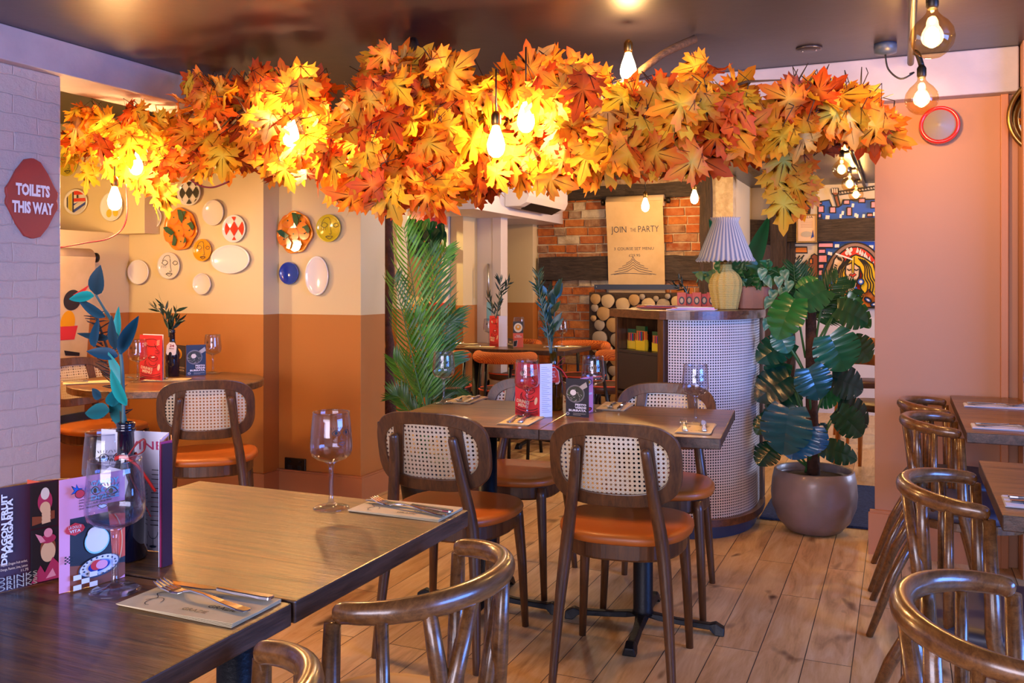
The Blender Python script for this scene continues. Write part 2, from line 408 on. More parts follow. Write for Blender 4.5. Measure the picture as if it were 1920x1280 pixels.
# cane webbing: woven strands with open holes
def cane(name, kind, pitch, hole, col='DCC9A6', dark='B89A6C'):
    s = NT(name)
    if kind == 'uv':
        tc = s.add('ShaderNodeTexCoord'); sp = s.add('ShaderNodeSeparateXYZ'); s.l(tc.outputs['UV'], sp.inputs[0]); a, b = sp.outputs['X'], sp.outputs['Y']
    else:
        tc = s.add('ShaderNodeTexCoord'); sp = s.add('ShaderNodeSeparateXYZ'); s.l(tc.outputs['Object'], sp.inputs[0]); a, b = sp.outputs['X'], sp.outputs['Z']
    def cell(x, ph=0.0):
        t = s.math('FRACT', s.math('ADD', s.math('DIVIDE', x, pitch), ph + 100.0)); return s.math('SUBTRACT', t, .5)
    fx, fy = cell(a), cell(b)
    r2 = s.math('ADD', s.math('MULTIPLY', fx, fx), s.math('MULTIPLY', fy, fy)); hol = s.math('LESS_THAN', r2, hole * hole)
    # fine strands
    w = s.math('ABSOLUTE', s.math('SINE', s.math('MULTIPLY', s.math('ADD', a, b), 2 * PI / pitch))); w2 = s.math('ABSOLUTE', s.math('SINE', s.math('MULTIPLY', s.math('SUBTRACT', a, b), 2 * PI / pitch)))
    h = s.math('ADD', w, w2); c = s.mix(s.math('MULTIPLY', h, .5), dark, col)
    s.l(c, s.b.inputs['Base Color']); s.set(Roughness=.5); s.bump(h, .35, .002)
    tr = s.add('ShaderNodeBsdfTransparent'); mx = s.add('ShaderNodeMixShader'); s.l(hol, mx.inputs[0]); s.l(s.b.outputs[0], mx.inputs[1]); s.l(tr.outputs[0], mx.inputs[2]); s.l(mx.outputs[0], s.o.inputs[0]); return s.m
M['cane'] = cane('cane_webbing', 'obj', .0145, .25, 'E6D6B8', 'C4AA80')
M['cane_panel'] = cane('white_cane_webbing', 'uv', .0135, .30, 'EDE4E0', 'D2C4BC')
s = NT('rattan_weave'); tc = s.add('ShaderNodeTexCoord'); sp = s.add('ShaderNodeSeparateXYZ'); s.l(tc.outputs['Object'], sp.inputs[0])
w = s.math('ABSOLUTE', s.math('SINE', s.math('MULTIPLY', sp.outputs['Z'], PI / .0052))); s.l(s.ramp(w, [(.1, 'B08A34'), (.7, 'F0D478')]), s.b.inputs['Base Color']); s.set(Roughness=.55); s.bump(w, .9, .003); M['rattan'] = s.m
M['corduroy'] = NT('orange_corduroy'); s = M['corduroy']; v = s.coord(); wv = s.add('ShaderNodeTexWave', wave_type='BANDS', bands_direction='DIAGONAL'); wv.inputs['Scale'].default_value = 38; wv.inputs['Distortion'].default_value = 5; wv.inputs['Detail'].default_value = 1; s.l(v, wv.inputs['Vector'])
s.l(s.ramp(wv.outputs['Fac'], [(.2, 'B4501A'), (.7, 'E07A2A')]), s.b.inputs['Base Color']); s.set(Roughness=.8); s.bump(wv.outputs['Fac'], .5, .004); M['corduroy'] = s.m
s = NT('pleated_shade_cloth'); s.set(Base_Color=lin('D8D6D4'), Roughness=.8); tl = s.add('ShaderNodeBsdfTranslucent'); tl.inputs[0].default_value = lin('D8D2C8'); mx = s.add('ShaderNodeMixShader'); mx.inputs[0].default_value = .3
at = s.add('ShaderNodeAttribute', attribute_name='Col'); s.l(at.outputs['Color'], s.b.inputs['Base Color']); s.l(s.b.outputs[0], mx.inputs[1]); s.l(tl.outputs[0], mx.inputs[2]); s.l(mx.outputs[0], s.o.inputs[0]); M['shade'] = s.m
M['mat_navy'] = mat('navy_doormat', '22345E', .95, var=(60, '34487A'), bump=(220, 1.0, .01))
M['filament'] = mat('glowing_filament', 'FFFFFF', .5, emit=('FFDCA0', 60))
def glow(name, col, st, tint):
    s = NT(name); s.n.remove(s.b); e = s.add('ShaderNodeEmission'); e.inputs[0].default_value = lin(col); e.inputs[1].default_value = st
    t_ = s.add('ShaderNodeBsdfTransparent'); t_.inputs[0].default_value = lin(tint); a = s.add('ShaderNodeAddShader'); s.l(e.outputs[0], a.inputs[0]); s.l(t_.outputs[0], a.inputs[1]); s.l(a.outputs[0], s.o.inputs[0]); return s.m
M['opal'] = glow('glowing_bulb_glass', 'FFE0A0', 7, 'FFF4E0'); M['filament'] = glow('glowing_filament_haze', 'FFE0A0', 14, 'FFFFFF')
for k, c in dict(orange_glaze='F28A1C', green_glaze='1F5230', yellow_glaze='D8C02A', ochre_glaze='E8A21E', cobalt='1F3FA0', offwhite='EDE6DA', cream_glaze='E6DCC8', black_glaze='1A1818', red_glaze='D8321E', grey_glaze='B9B2A4').items(): M[k] = mat(k, c, .12, coat=.5)
for k, c in dict(m_blue='1E5FD8', m_pink='F0A0B8', m_brown='8A4A34', m_red='E03A2A', m_yellow='F2CC1E', m_skin='EBD0B8', m_white='EFEFF2', m_orange='E0802A', m_taupe='9A7A72', m_black='14121A', m_cream='D8CDBE').items(): M[k] = mat('mural_' + k[2:], c, .6)
# ================= the room =================
CEIL = 2.27; WL = -2.87
m = MB(); m.bb((-6, -4, -.1), (5, 11, 0), M['floor']); struct('floor', m)
m = MB(); m.bb((-6, -4, CEIL), (5, 4.62, CEIL + .1), M['ceiling']); struct('ceiling', m)
m = MB(); m.bb((-6, 4.62, 2.19), (5, 11, 2.37), M['ceiling']); o = struct('ceiling_rear', m)
m = MB()
m.bb((-3.55, -4, 2.13), (-3.25, 4.33, CEIL), M['beam_white']); struct('trim_1', m, .004)
m = MB(); m.bb((-2.87, 4.44, 2.075), (.465, 4.75, CEIL), M['beam_white']); struct('trim_2', m, .006)
m = MB(); m.bb((-3.62, -4, 0), (-3.3, 2.80, 2.13), M['painted_brick']); struct('wall_left', m, .006)
# plate wall, recess and column
m = MB(); m.bb((-5.2, 4.326, 0), (-3.45, 4.6, CEIL), M['two_tone']); struct('wall_plates', m)
m = MB(); m.bb((-3.45, 4.47, 0), (WL, 4.737, CEIL), M['two_tone']); struct('wall_column', m, .002)
m = MB(); m.bb((-5.2, -1, 0), (-4.98, 4.326, CEIL), M['two_tone']); struct('wall_alcove', m)
m = MB(); m.bb((-4.98, -1, 0), (-4.5, 4.325, wy(200, 436, 4.2).z - .002), M['two_tone']); struct('trim_23', m, .002)
m = MB(); p = wy(271, 437, 4.2); m.bb((-4.98, 4.2, p.z), (p.x, 4.326, CEIL), M['two_tone']); struct('trim_3', m, .002)
for i, (a, b) in enumerate((((-3.5, 4.44), (-2.845, 4.47)), ((-2.87, 4.4705), (-2.845, 4.737)))):
    m = MB(); m.bb((a[0], a[1], 0), (b[0], b[1], .125), M['skirt']); m.bb((a[0], a[1] + (.006 if i == 0 else 0), .1251), (b[0] - .006, b[1], .135), M['skirt']); struct('baseboard_column' + ('' if i == 0 else '_side'), m)
m = MB(); m.bb((-4.5, 4.30, 0), (-3.45, 4.326, .13), M['skirt']); m.bb((-3.45, 4.30, 0), (-3.425, 4.47, .13), M['skirt']); struct('baseboard_plates', m)
# right-hand terracotta wall
m = MB(); m.bb((-.113, 4.52, 0), (.47, 4.75, 2.075), M['pink_wall']); struct('wall_right', m, .002)
m = MB(); m.bb((.40, 4.49, 0), (.43, 4.52, 2.075), M['skirt']); m.bb((.47, 4.35, 0), (.52, 4.75, CEIL), M['pink_wall']); m.bb((.52, 4.43, 0), (3.6, 4.75, CEIL), M['pink_wall']); struct('trim_4', m, .002)
m = MB(); m.bb((-.14, 4.49, 0), (.40, 4.52, .19), M['skirt']); m.bb((-.134, 4.50, .19), (.40, 4.52, .203), M['skirt']); struct('baseboard_right', m)
m = MB(); m.bb((3.6, 3.4, 0), (3.75, 11, CEIL), M['pink_wall']); m.bb((3.6, -4, 0), (3.75, 3.4, .85), M['pink_wall']); struct('wall_far_right', m)
# rear room
BY = 8.0
m = MB(); m.bb((-3.2, BY + .034, 0), (-1.35, BY + .2, 2.19), M['mortar'])
xl = wy(1008, 500, BY).x; xr = wy(1316, 500, BY).x; ru = random.Random(3)
z = .02; row = 0
def in_beam(z): return False
while z < 2.14:
    x = xl - ru.random() * .12; hgt = .062 + ru.random() * .006
    while x < xr:
        w = ru.choice((.21, .215, .2, .105, .1, .17)) * (1 + (ru.random() - .5) * .1); a = max(x, xl); b = min(x + w, xr)
        if b - a > .03:
            j = [(ru.random() - .5) * .006 for _ in range(8)]
            zz = z + (ru.random() - .5) * .004
            mt = M['brick%d' % ru.choices(range(6), (5, 5, 3, 4, .8, 1.5))[0]]
            if ru.random() < .04: mt = M['mortar']
            dep = .036 + ru.random() * .018; e = .006
            F0 = [(a + j[0], BY + .06 - dep, zz + j[1]), (b + j[2], BY + .06 - dep, zz + j[3]), (b + j[4], BY + .06 - dep, zz + hgt + j[5]), (a + j[6], BY + .06 - dep, zz + hgt + j[7])]
            B0 = [(F0[0][0] - e, BY + .07, F0[0][2] - e), (F0[1][0] + e, BY + .07, F0[1][2] - e), (F0[2][0] + e, BY + .07, F0[2][2] + e), (F0[3][0] - e, BY + .07, F0[3][2] + e)]
            m.add(F0 + B0, [(0, 1, 2, 3), (0, 4, 5, 1), (1, 5, 6, 2), (2, 6, 7, 3), (3, 7, 4, 0)], mt)
        x += w + .014
    z += hgt + .014; row += 1
struct('wall_back', m)
def timber(name, a, b, mt, seed, axis=0, n=14):
    """old beam between two corners with a waney surface"""
    r = random.Random(seed); m = MB(); vs = []; k = 6; L = b[axis] - a[axis]; o1, o2 = [i for i in range(3) if i != axis]
    ring = [(0, 0), (.5, 0), (1, 0), (1, .5), (1, 1), (.5, 1), (0, 1), (0, .5)]
    for i in range(n + 1):
        for (u, v) in ring:
            p = [0, 0, 0]; p[axis] = a[axis] + L * i / n; p[o1] = a[o1] + (b[o1] - a[o1]) * u + (r.random() - .5) * .014; p[o2] = a[o2] + (b[o2] - a[o2]) * v + (r.random() - .5) * .014; vs.append(p)
    fs = [(i * 8 + j, i * 8 + (j + 1) % 8, (i + 1) * 8 + (j + 1) % 8, (i + 1) * 8 + j) for i in range(n) for j in range(8)]
    fs += [tuple(range(8)), tuple(n * 8 + j for j in range(8))]
    m.add(vs, fs, mt); return struct(name, m)
p0 = wy(1010, 482, BY - .03); p1 = wy(1330, 525, BY - .03)
timber('trim_5', (p0.x, BY - .035, p1.z), (xr + .09, BY + .07, p0.z), M['timber'], 1)
q = wy(1033, 545, BY - .03); timber('trim_6', (xl, BY - .02, wy(1020, 541, BY).z), (q.x, BY + .07, p1.z - .002), M['timber'], 2, n=3)
q0 = wy(1200, 345, BY); q1 = wy(1200, 372, BY); timber('trim_7', (xl + .3, BY - .03, q1.z), (xr + .05, BY + .07, q0.z), M['timber'], 3)
timber('trim_8', (xr - .01, BY - .04, 0), (xr + .085, BY + .08, 2.185), M['timber_z'], 4, 2)
m = MB(); m.bb((-2.92, BY - .02, 2.03), (xr, BY + .06, 2.19), M['brick4']); struct('trim_9', m)
# art wall further back
AY = 9.2
m = MB(); m.bb((-1.7, AY, 0), (3.6, AY + .15, 2.19), M['m_cream']); struct('wall_art', m)
m = MB(); m.bb((-1.45, BY + .06, 0), (-1.37, AY, 2.19), M['cream']); struct('wall_art_side', m)
a = wy(1335, 415, AY); b = wy(1447, 458, AY); timber('trim_10', (a.x - .2, AY - .06, b.z), (b.x + .05, AY + .01, a.z), M['timber'], 5)
a = wy(1447, 400, AY - .1); b = wy(1474, 750, AY - .1); timber('trim_11', (a.x, AY - .16, 0), (b.x, AY - .05, 2.19), M['timber_z'], 6, 2)
a = wy(1474, 415, AY); b = wy(1640, 452, AY); timber('trim_12', (a.x - .01, AY - .07, wy(1500, 453, AY).z), (b.x + 1.2, AY + .01, wy(1500, 413, AY).z), M['timber'], 7)
a = wy(1497, 400, AY); timber('trim_13', (a.x, AY - .05, wy(1500, 414, AY).z), (wy(1520, 400, AY).x, AY + .01, 2.19), M['timber_z'], 8, 2, 6)
a = wy(1474, 600, AY); timber('trim_14', (a.x, AY - .04, 0), (wy(1491, 600, AY).x, AY + .01, wy(1500, 453, AY).z), M['timber_z'], 9, 2)
m = MB(); d0 = wy(1412, 460, AY - .05); d1 = wy(1447, 460, AY - .05); m.bb((d0.x - .25, AY - .05, 0), (d1.x, AY, d0.z), M['walnut']); struct('door_1', m)
# sloping brace under the rear ceiling
m = MB(); A = wd(1385, 285, 7.2); B = wd(1452, 345, 8.0); m.tube([A, (A + B) / 2 + Vector((0, 0, .015)), B], .085, M['timber'], 8, flat=.8); struct('trim_15', m)
# wall on the left of the rear room
X1 = -3.33
m = MB(); wl = wy(845, 500, 6.73); m.bb((wl.x, 6.73, 0), (X1, 7.0, 2.19), M['two_tone']); struct('wall_rear_left', m)
m = MB(); m.bb((-5.3, 6.95, 0), (wl.x + .02, 7.1, 2.19), M['two_tone']); m.bb((-5.3, 4.6, 0), (-5.15, 7.1, 2.19), M['two_tone']); m.bb((-5.15, 4.6, 0), (-3.5, 4.75, 2.19), M['two_tone']); struct('wall_rear_recess', m)
m = MB(); a = wy(832, 500, 6.74); b = wy(845, 500, 6.74); m.bb((a.x, 6.70, 0), (b.x, 6.95, 2.19), M['white_paint']); struct('trim_16', m, .003)
DY = 7.0
a = wy(893, 500, DY); b = wy(925, 500, DY); c = wy(941, 500, DY)
m = MB(); m.bb((X1 - .05, DY, 0), (b.x, DY + .05, wy(900, 406, DY).z), M['white_paint'])
dr = struct('door_2', m)
k = MB(); h0 = wy(921, 496, DY); h1 = wy(921, 556, DY)
k.tube([(h0.x - .03, DY, h0.z), (h0.x, DY - .06, h0.z), (h0.x, DY - .06, h1.z), (h0.x - .03, DY, h1.z)], .011, M['brushed'], 8); k.build('door_handle', dr)
k = MB(); q = wy(917, 566, DY); k.bb((q.x - .02, DY - .006, q.z - .16), (q.x + .02, DY, q.z), M['skyblue']); k.build('push_plate', dr)
m = MB(); m.bb((b.x, DY - .02, 0), (c.x, DY + .12, 1.9), M['white_paint']); m.bb((X1 + .003, DY - .018, wy(900, 406, DY).z), (c.x, DY + .12, 1.9), M['white_paint']); struct('trim_17', m, .002)
m = MB(); W3 = 7.9; e = wy(999, 500, W3); m.bb((wy(925, 500, W3).x, W3, 0), (e.x, W3 + .3, 1.9), M['two_tone']); struct('wall_rear_door', m)
m = MB(); m.bb((-3.75, 6.1, 1.80), (-2.92, BY + .05, 2.19), M['white_paint']); struct('trim_18', m, .003)
# rough post beside the column
m = MB(); r = random.Random(5); zz = [0, .3, .62, .75, .85, .95, 1.1, 1.3, 1.5, 1.75, 2.0, 2.19]; base = wy(729, 500, 4.95)
m.tube([(base.x + .012 * math.sin(i * 2), 4.95, z) for i, z in enumerate(zz)], [.05, .05, .045, .045, .03, .026, .028, .03, .032, .03, .035, .04], M['bark'], 9); struct('trim_19', m)
m = MB(); a = wy(735, 500, 5.6); m.bb((a.x - .15, 5.6, 0), (wy(744, 500, 5.6).x, 5.75, 2.19), M['two_tone']); struct('trim_20', m)
# socket, sign, bell
m = MB(); p = wy(555, 872, 4.47)
t = thing('wall_socket', 'black double plug socket low on the orange column wall', 'socket', (p.x, 4.47, p.z)); m = MB(); m.box((0, -.006, 0), (.15, .012, .088), M['socket']); m.build('face_plate', t, .003)
for sx in (-.035, .035):
    k = MB(); k.box((sx, -.0135, .024), (.014, .006, .008), M['black_iron']); k.build('switch', t); k = MB(); k.box((sx, -.0125, -.012), (.03, .002, .026), M['black']); k.build('outlet', t)
p = wx(58, 372, -3.3)
t = thing('wall_sign', 'dark red shaped sign reading toilets this way on the white brick', 'sign', (-3.3, p.y, p.z), PI / 2)
w = (wx(107, 372, -3.3).y - wx(10, 372, -3.3).y) / 2; h = .165
out = [(-1, -.18), (-1.0, -.1), (-.96, 0), (-1.0, .1), (-1, .2), (-.86, .34), (-.6, .68), (-.3, .95), (-.05, 1), (.05, 1), (.3, .93), (.6, .66), (.86, .34), (1, .2), (1, .1), (.96, 0), (1, -.1), (1, -.2), (.86, -.36), (.6, -.7), (.3, -.95), (.05, -1), (-.05, -1), (-.3, -.95), (-.6, -.68), (-.86, -.34)]
m = MB(); m.M = Matrix.Rotation(PI / 2, 4, 'X'); m.prism([(x * w, y * h) for x, y in out], .0, .012, M['signred']); m.build('sign_board', t, .002)
m = MB(); sh = Sheet(m, (0, -.0125, 0), (1, 0, 0), (0, 0, 1), .0008); sh.text('TOILETS', 0, .012, .062, M['white'], .05, 'C', width=w * 1.32); sh.text('THIS WAY', 0, -.06, .062, M['white'], .05, 'C', width=w * 1.6); m.build('lettering', t)
p = wy(1761, 237, 4.52); t = thing('wall_bell', 'round grey faced bell with a bright red rim on the pink wall', 'bell', (p.x, 4.52, p.z))
m = MB(); m.M = Matrix.Rotation(PI / 2, 4, 'X'); R = .083
m.lathe([(R * .86, 0), (R, .01), (R * 1.02, .035), (R * .99, .055), (R * .92, .06), (R * .84, .056), (R * .82, .045)], mat('bright_red_enamel', 'E01E1E', .2, coat=.6), n=48); m.build('red_rim', t)
m = MB(); m.M = Matrix.Rotation(PI / 2, 4, 'X'); m.lathe([(R * .82, .046), (R * .8, .05), (.012, .052), (.01, .055), (1e-5, .055)], mat('grey_bell_face', '8E8880', .55), n=40); m.build('grey_face', t)
q = wy(1972, 215, 4.41); t = thing('wall_mirror', 'gold rimmed round mirror cut by the right edge of the frame', 'mirror', (q.x, 4.425, q.z)); m = MB(); m.M = Matrix.Rotation(PI / 2, 4, 'X')
m.tube([(.158 * math.cos(a), .165 * math.sin(a), .012) for a in [2 * PI * i / 48 for i in range(48)]], .011, M['brass'], 8, closed=True); m.build('gold_rim', t)
m = MB(); m.M = Matrix.Rotation(PI / 2, 4, 'X'); m.lathe([(.155, 0), (.155, .008), (1e-5, .008)], mat('mirror_glass', 'D8D4D0', .03, 1), n=48); m.build('mirror_glass', t)
# ceiling fittings
p = wz(1517, 90, CEIL); t = thing('ceiling_plate', 'small round blanking plate on the dark ceiling right of the branch tips', 'plate', (p.x, p.y, CEIL)); m = MB(); m.lathe([(.055, 0), (.055, -.008), (.045, -.012), (1e-5, -.012)], M['ceiling']); m.build('disc', t)
for sx in (-.028, .028):
    m = MB(); m.lathe([(.005, -.011), (.005, -.015), (1e-5, -.015)], M['brushed'], (sx, 0, 0), 10); m.build('screw', t)
# ================= chairs =================
def yb(x, z): return -.207 - (z - .56) * .22 + 1.0 * x * x
def make_cane_chair(label, group, seatmat='orange_vinyl'):
    t = thing('cane_chair', label, 'chair', group=group)
    out = [(x * (1 - .10 * (-y / .21 if y < 0 else 0)), y) for x, y in superell(.218, .212, 44, 2.9, (0, .0))]
    m = MB(); m.layers(out, [(.93, .438), (.985, .443), (1, .452), (.995, .462), (.965, .470), (.88, .4735), (.5, .470), (.05, .468)], M[seatmat]); m.build('seat', t)
    m = MB(); m.layers([(x * .9, y * .9) for x, y in out], [(.97, .385), (1, .392), (1, .4385)], M['walnut'], False); m.build('seat_frame', t, .003)
    for s in (-1, 1):
        m = MB(); m.tube([(s * .188, .178, 0), (s * .178, .168, .25), (s * .168, .155, .4), (s * .165, .15, .435)], [.0125, .017, .0205, .021], M['walnut'], 12); m.build('leg', t)
        m = MB(); m.tube(spline([(s * .185, -.262, 0), (s * .168, -.232, .25), (s * .148, -.212, .45), (s * .122, -.243, .62), (s * .106, -.275, .745)], 4), [.0125, .0135, .0145, .016, .017, .0185, .0195, .0205, .021, .0205, .0195, .019, .018, .017, .0165, .0155, .015], M['walnut'], 12, round_ends=True); m.build('leg', t)
    # back: bent ring with two uprights
    a, b, zc = .207, .134, .694; o_ = superell(a, b, 64, 3.3, (0, zc)); i_ = superell(a - .037, b - .042, 64, 3.0, (0, zc)); th = .009
    m = MB(); vs = []
    for (ox, oz), (ix, iz) in zip(o_, i_):
        for (x, z, dy) in ((ox, oz, -th), (ix, iz, -th), (ix, iz, th), (ox, oz, th)): vs.append((x, yb(x, z) + dy, z))
    n = 64; m.add(vs, [(i * 4 + j, i * 4 + (j + 1) % 4, ((i + 1) % n) * 4 + (j + 1) % 4, ((i + 1) % n) * 4 + j) for i in range(n) for j in range(4)], M['walnut'], False)
    for s in (-1, 1):
        vs = []
        for k in range(7):
            z = zc - b + .03 + (2 * b - .06) * k / 6; xc = s * (.128 - (z - (zc - b)) * .115)
            hw = .016 + .006 * k / 6
            for dx, dy in ((-hw, -th + .001), (hw, -th + .001), (hw, th - .001), (-hw, th - .001)): vs.append((xc + dx, yb(xc + dx, z) + dy, z))
        m.add(vs, [(i * 4 + j, i * 4 + (j + 1) % 4, (i + 1) * 4 + (j + 1) % 4, (i + 1) * 4 + j) for i in range(6) for j in range(4)], M['walnut'], False)
    m.build('backrest', t, .003)
    m = MB(); N = 28; ai, bi = a - .034, b - .039; vs = []
    for i in range(N + 1):
        x = -ai + 2 * ai * i / N; hz = bi * max(0, 1 - (abs(x) / ai) ** 3) ** (1 / 3)
        for k in range(7): z = zc - hz + 2 * hz * k / 6; vs.append((x, yb(x, z), z))
    m.add(vs, [(i * 7 + k, i * 7 + k + 1, (i + 1) * 7 + k + 1, (i + 1) * 7 + k) for i in range(N) for k in range(6)], M['cane'], True); m.build('cane_panel', t, recalc=False)
    return t
G = 'cane backed chairs with orange seats'
cc = make_cane_chair('cane chair with orange seat, back to us, front left of the middle tables', G)
cc.location = (-1.44, 2.87, 0); cc.rotation_euler.z = math.radians(2)
dup(cc, (-.835, 2.90, 0), math.radians(6), 'cane chair with orange seat, back to us, front right beside the pedestal foot', G)
dup(cc, (-1.49, 3.50, 0), PI + math.radians(3), 'cane chair mostly hidden behind the red menu and the middle table', G)
dup(cc, (-.88, 3.52, 0), PI + math.radians(6), 'cane chair on far side of middle table against the round cane counter', G)
dup(cc, (-2.94, 3.30, 0), math.radians(38), 'cane chair pulled up to the round table under the wall plates', G)
dup(cc, (-4.05, 3.70, 0), math.radians(-95), 'cane chair half hidden behind the white brick pier in the alcove', G)
def rail_pts(a=.194, b=.155, z=.735, n=22):
    P = [(a * math.cos(t), -b * math.sin(t) if math.sin(t) > 0 else 0, z + .012 * math.sin(t)) for t in [PI * i / n for i in range(n + 1)]]
    return [(a, .012, z - .003)] + P + [(-a, .012, z - .003)]
def make_bow_chair(label, group, seatmat):
    t = thing('bow_back_chair', label, 'chair', group=group)
    R = rail_pts(); m = MB(); k = len(R); rad = [.0150 + .0035 * math.sin(PI * i / (k - 1)) for i in range(k)]
    m.tube(R, rad, M['bentwood'], 14, flat=1.12, up=(0, 0, 1), round_ends=True); m.build('bow_rail', t)
    out = superell(.215, .205, 40, 2.6, (0, .055))
    m = MB(); m.layers(out, [(.93, .428), (1, .436), (1, .452), (.96, .463), (.85, .467), (.3, .464), (.02, .463)], M[seatmat], True, (0, .055)); m.build('seat', t)
    m = MB(); m.layers([(x * .95, .055 + (y - .055) * .95) for x, y in out], [(1, .398), (1, .428)], M['bentwood'], False, (0, .055)); m.build('seat_frame', t, .003)
    for s in (-1, 1):
        m = MB(); m.tube([(s * .203, .02, .72), (s * .205, .03, .45), (s * .215, .09, .2), (s * .225, .13, 0)], [.0135, .019, .016, .012], M['bentwood'], 12); m.build('leg', t)
        m = MB(); m.tube([(s * .13, -.09, .42), (s * .17, -.19, .22), (s * .2, -.27, 0)], [.018, .017, .012], M['bentwood'], 12); m.build('leg', t)
        m = MB(); m.tube([(s * .185, -.06, .73), (s * .175, -.06, .43)], [.010, .0125], M['bentwood'], 10); m.build('spindle', t)
        m = MB(); m.tube([(s * .135, -.115, .735), (s * .085, -.11, .58), (s * .05, -.10, .43)], [.012, .0165, .015], M['bentwood'], 10); m.build('spindle', t)
        m = MB(); m.tube([(s * .055, -.15, .738), (s * .09, -.125, .58), (s * .105, -.11, .43)], [.012, .0165, .015], M['bentwood'], 10); m.build('spindle', t)
        m = MB(); m.tube(spline([(s * .2, .09, .26), (s * .15, .09, .375), (0, .09, .398)], 4), .009, M['bentwood'], 8); m.build('brace', t)
    return t
bc = make_bow_chair('bow-back chair with cream seat, nearest us beside the second table', 'bow-back chairs with cream seats', 'cream_vinyl')
bc.location = (-.788, 1.392, 0); bc.rotation_euler.z = PI / 2 - .04
dup(bc, (-.81, .835, 0), PI / 2, 'bow-back chair cut off by the bottom edge, rail end by the table leg', 'bow-back chairs with cream seats')
dup(bc, (-1.80, 1.5, 0), -PI / 2, 'bow-back chair hidden across the near tables, seat edge seen underneath', 'bow-back chairs with cream seats')
g2 = 'bow-back chairs along the right-hand tables'
nb = make_bow_chair('bow-back chair with slate seat, largest, in the bottom right corner', g2, 'navy_vinyl')
nb.location = (.155, 1.555, 0); nb.rotation_euler.z = -PI / 2
dup(nb, (.160, 2.485, 0), -PI / 2, 'bow-back chair with slate seat, second from the front on the right', g2)
dup(nb, (.165, 3.645, 0), -PI / 2, 'bow-back chair with slate seat, third from the front on the right', g2)
dup(nb, (.155, 4.15, 0), -PI / 2, 'bow-back chair with slate seat, rearmost against the pink wall', g2)
# ================= tables =================
def tabletop(t, x0, y0, x1, y1, ztop=.75, th=.036, mt='table'):
    m = MB(); m.bb((x0, y0, ztop - th), (x1, y1, ztop), M['table_edge']); 
    # boards of the top surface
    m.fm[5 - 0] = M['table_edge']
    o = m.build('tabletop', t, .003)
    for p in o.data.polygons:
        if p.normal.z > .9:
            if len(o.data.materials) < 2: o.data.materials.append(M[mt])
            p.material_index = 1
    return o
def pedestal(t, x, y, L=.29, top=.714, r=.036, rz=0):
    m = MB(); m.lathe([(r * 1.15, .045), (r, .06), (r, top)], M['black_iron'], (x, y, 0), 24); m.build('column', t)
    m = MB(); m.box((x, y, top - .004), (.36, .36, .008), M['black_iron']); m.build('top_plate', t)
    for k in range(4):
        m = MB(); a = rz + k * PI / 2; m.M = Matrix.Translation((x, y, 0)) @ Matrix.Rotation(a, 4, 'Z')
        xs = [(0, .030, .055, .045), (.06, .022, .05, .03), (.12, .019, .042, .024), (L - .05, .022, .036, .018), (L - .03, .024, .042, .0), (L, .024, .026, .0)]
        vs = []
        for (x_, w_, zt, zb) in xs: vs += [(x_, -w_, zb), (x_, w_, zb), (x_, w_ * .6, zt), (x_, -w_ * .6, zt)]
        m.add(vs, [(i * 4 + j, i * 4 + (j + 1) % 4, (i + 1) * 4 + (j + 1) % 4, (i + 1) * 4 + j) for i in range(5) for j in range(4)] + [(3, 2, 1, 0), (20, 21, 22, 23)], M['black_iron']); m.build('foot', t, .003)
t = thing('dining_table', 'dark oak table nearest us, bottom left corner, holding the pink card', 'table', (-1.25, .855, 0)); tabletop(t, -.38, -.31, .375, .311); pedestal(t, -.0, .0, .27)
t = thing('dining_table', 'oak table joined behind the nearest one, wine glass near its middle', 'table', (-1.25, 1.483, 0)); tabletop(t, -.38, -.309, .375, .312); pedestal(t, 0, 0, .27, r=.04)
G3 = 'pair of tables in the middle of the room'
R6 = math.radians(5.6)
def midtable(x0, label):
    # local x runs along the row
    t = thing('dining_table', label, 'table', (x0[0], x0[1], 0), R6, G3); tabletop(t, -.303, -.345, .303, .345, mt='table_mid'); return t
c0 = Vector((-1.472, 3.19)); c1 = Vector((-.868, 3.249))
t = midtable(c0, 'left one of the two joined middle tables, red menu near its right edge'); pedestal(t, .0, .0, .29)
t = midtable(c1, 'right one of the two joined middle tables, ending in front of the counter'); pedestal(t, .0, -.02, .29)
# round table
t = thing('round_table', 'round wood table under the wall of hanging plates', 'table', (-3.45, 3.575, 0))
m = MB(); m.lathe([(.44, .714), (.468, .714), (.472, .718), (.472, .746), (.468, .75), (1e-5, .75)], M['table_mid'], n=72, smooth=False); m.build('tabletop', t); pedestal(t, 0, 0, .28)
# rear table
ra = Vector((-2.286, 6.245)); rb = Vector((-2.247, 6.875)); rc = Vector((-3.42, 6.25))
t = thing('dining_table', 'dark table at the rear with orange padded stools around it', 'table', (-2.85, 6.55, 0)); tabletop(t, -.455, -.31, .585, .32, mt='table'); pedestal(t, .2, 0, .28); pedestal(t, -.27, 0, .28)
# right tables
G4 = None
t = thing('dining_table', 'right-hand table by the pink wall with two pale napkins', 'table', (.60, 3.98, 0)); tabletop(t, -.40, -.588, .40, .50); pedestal(t, .1, -.1, .28)
t = thing('dining_table', 'right-hand table nearer us, its corner cut by the frame', 'table', (.60, 2.545, 0)); tabletop(t, -.40, -.33, .40, .322); pedestal(t, .1, 0, .28)
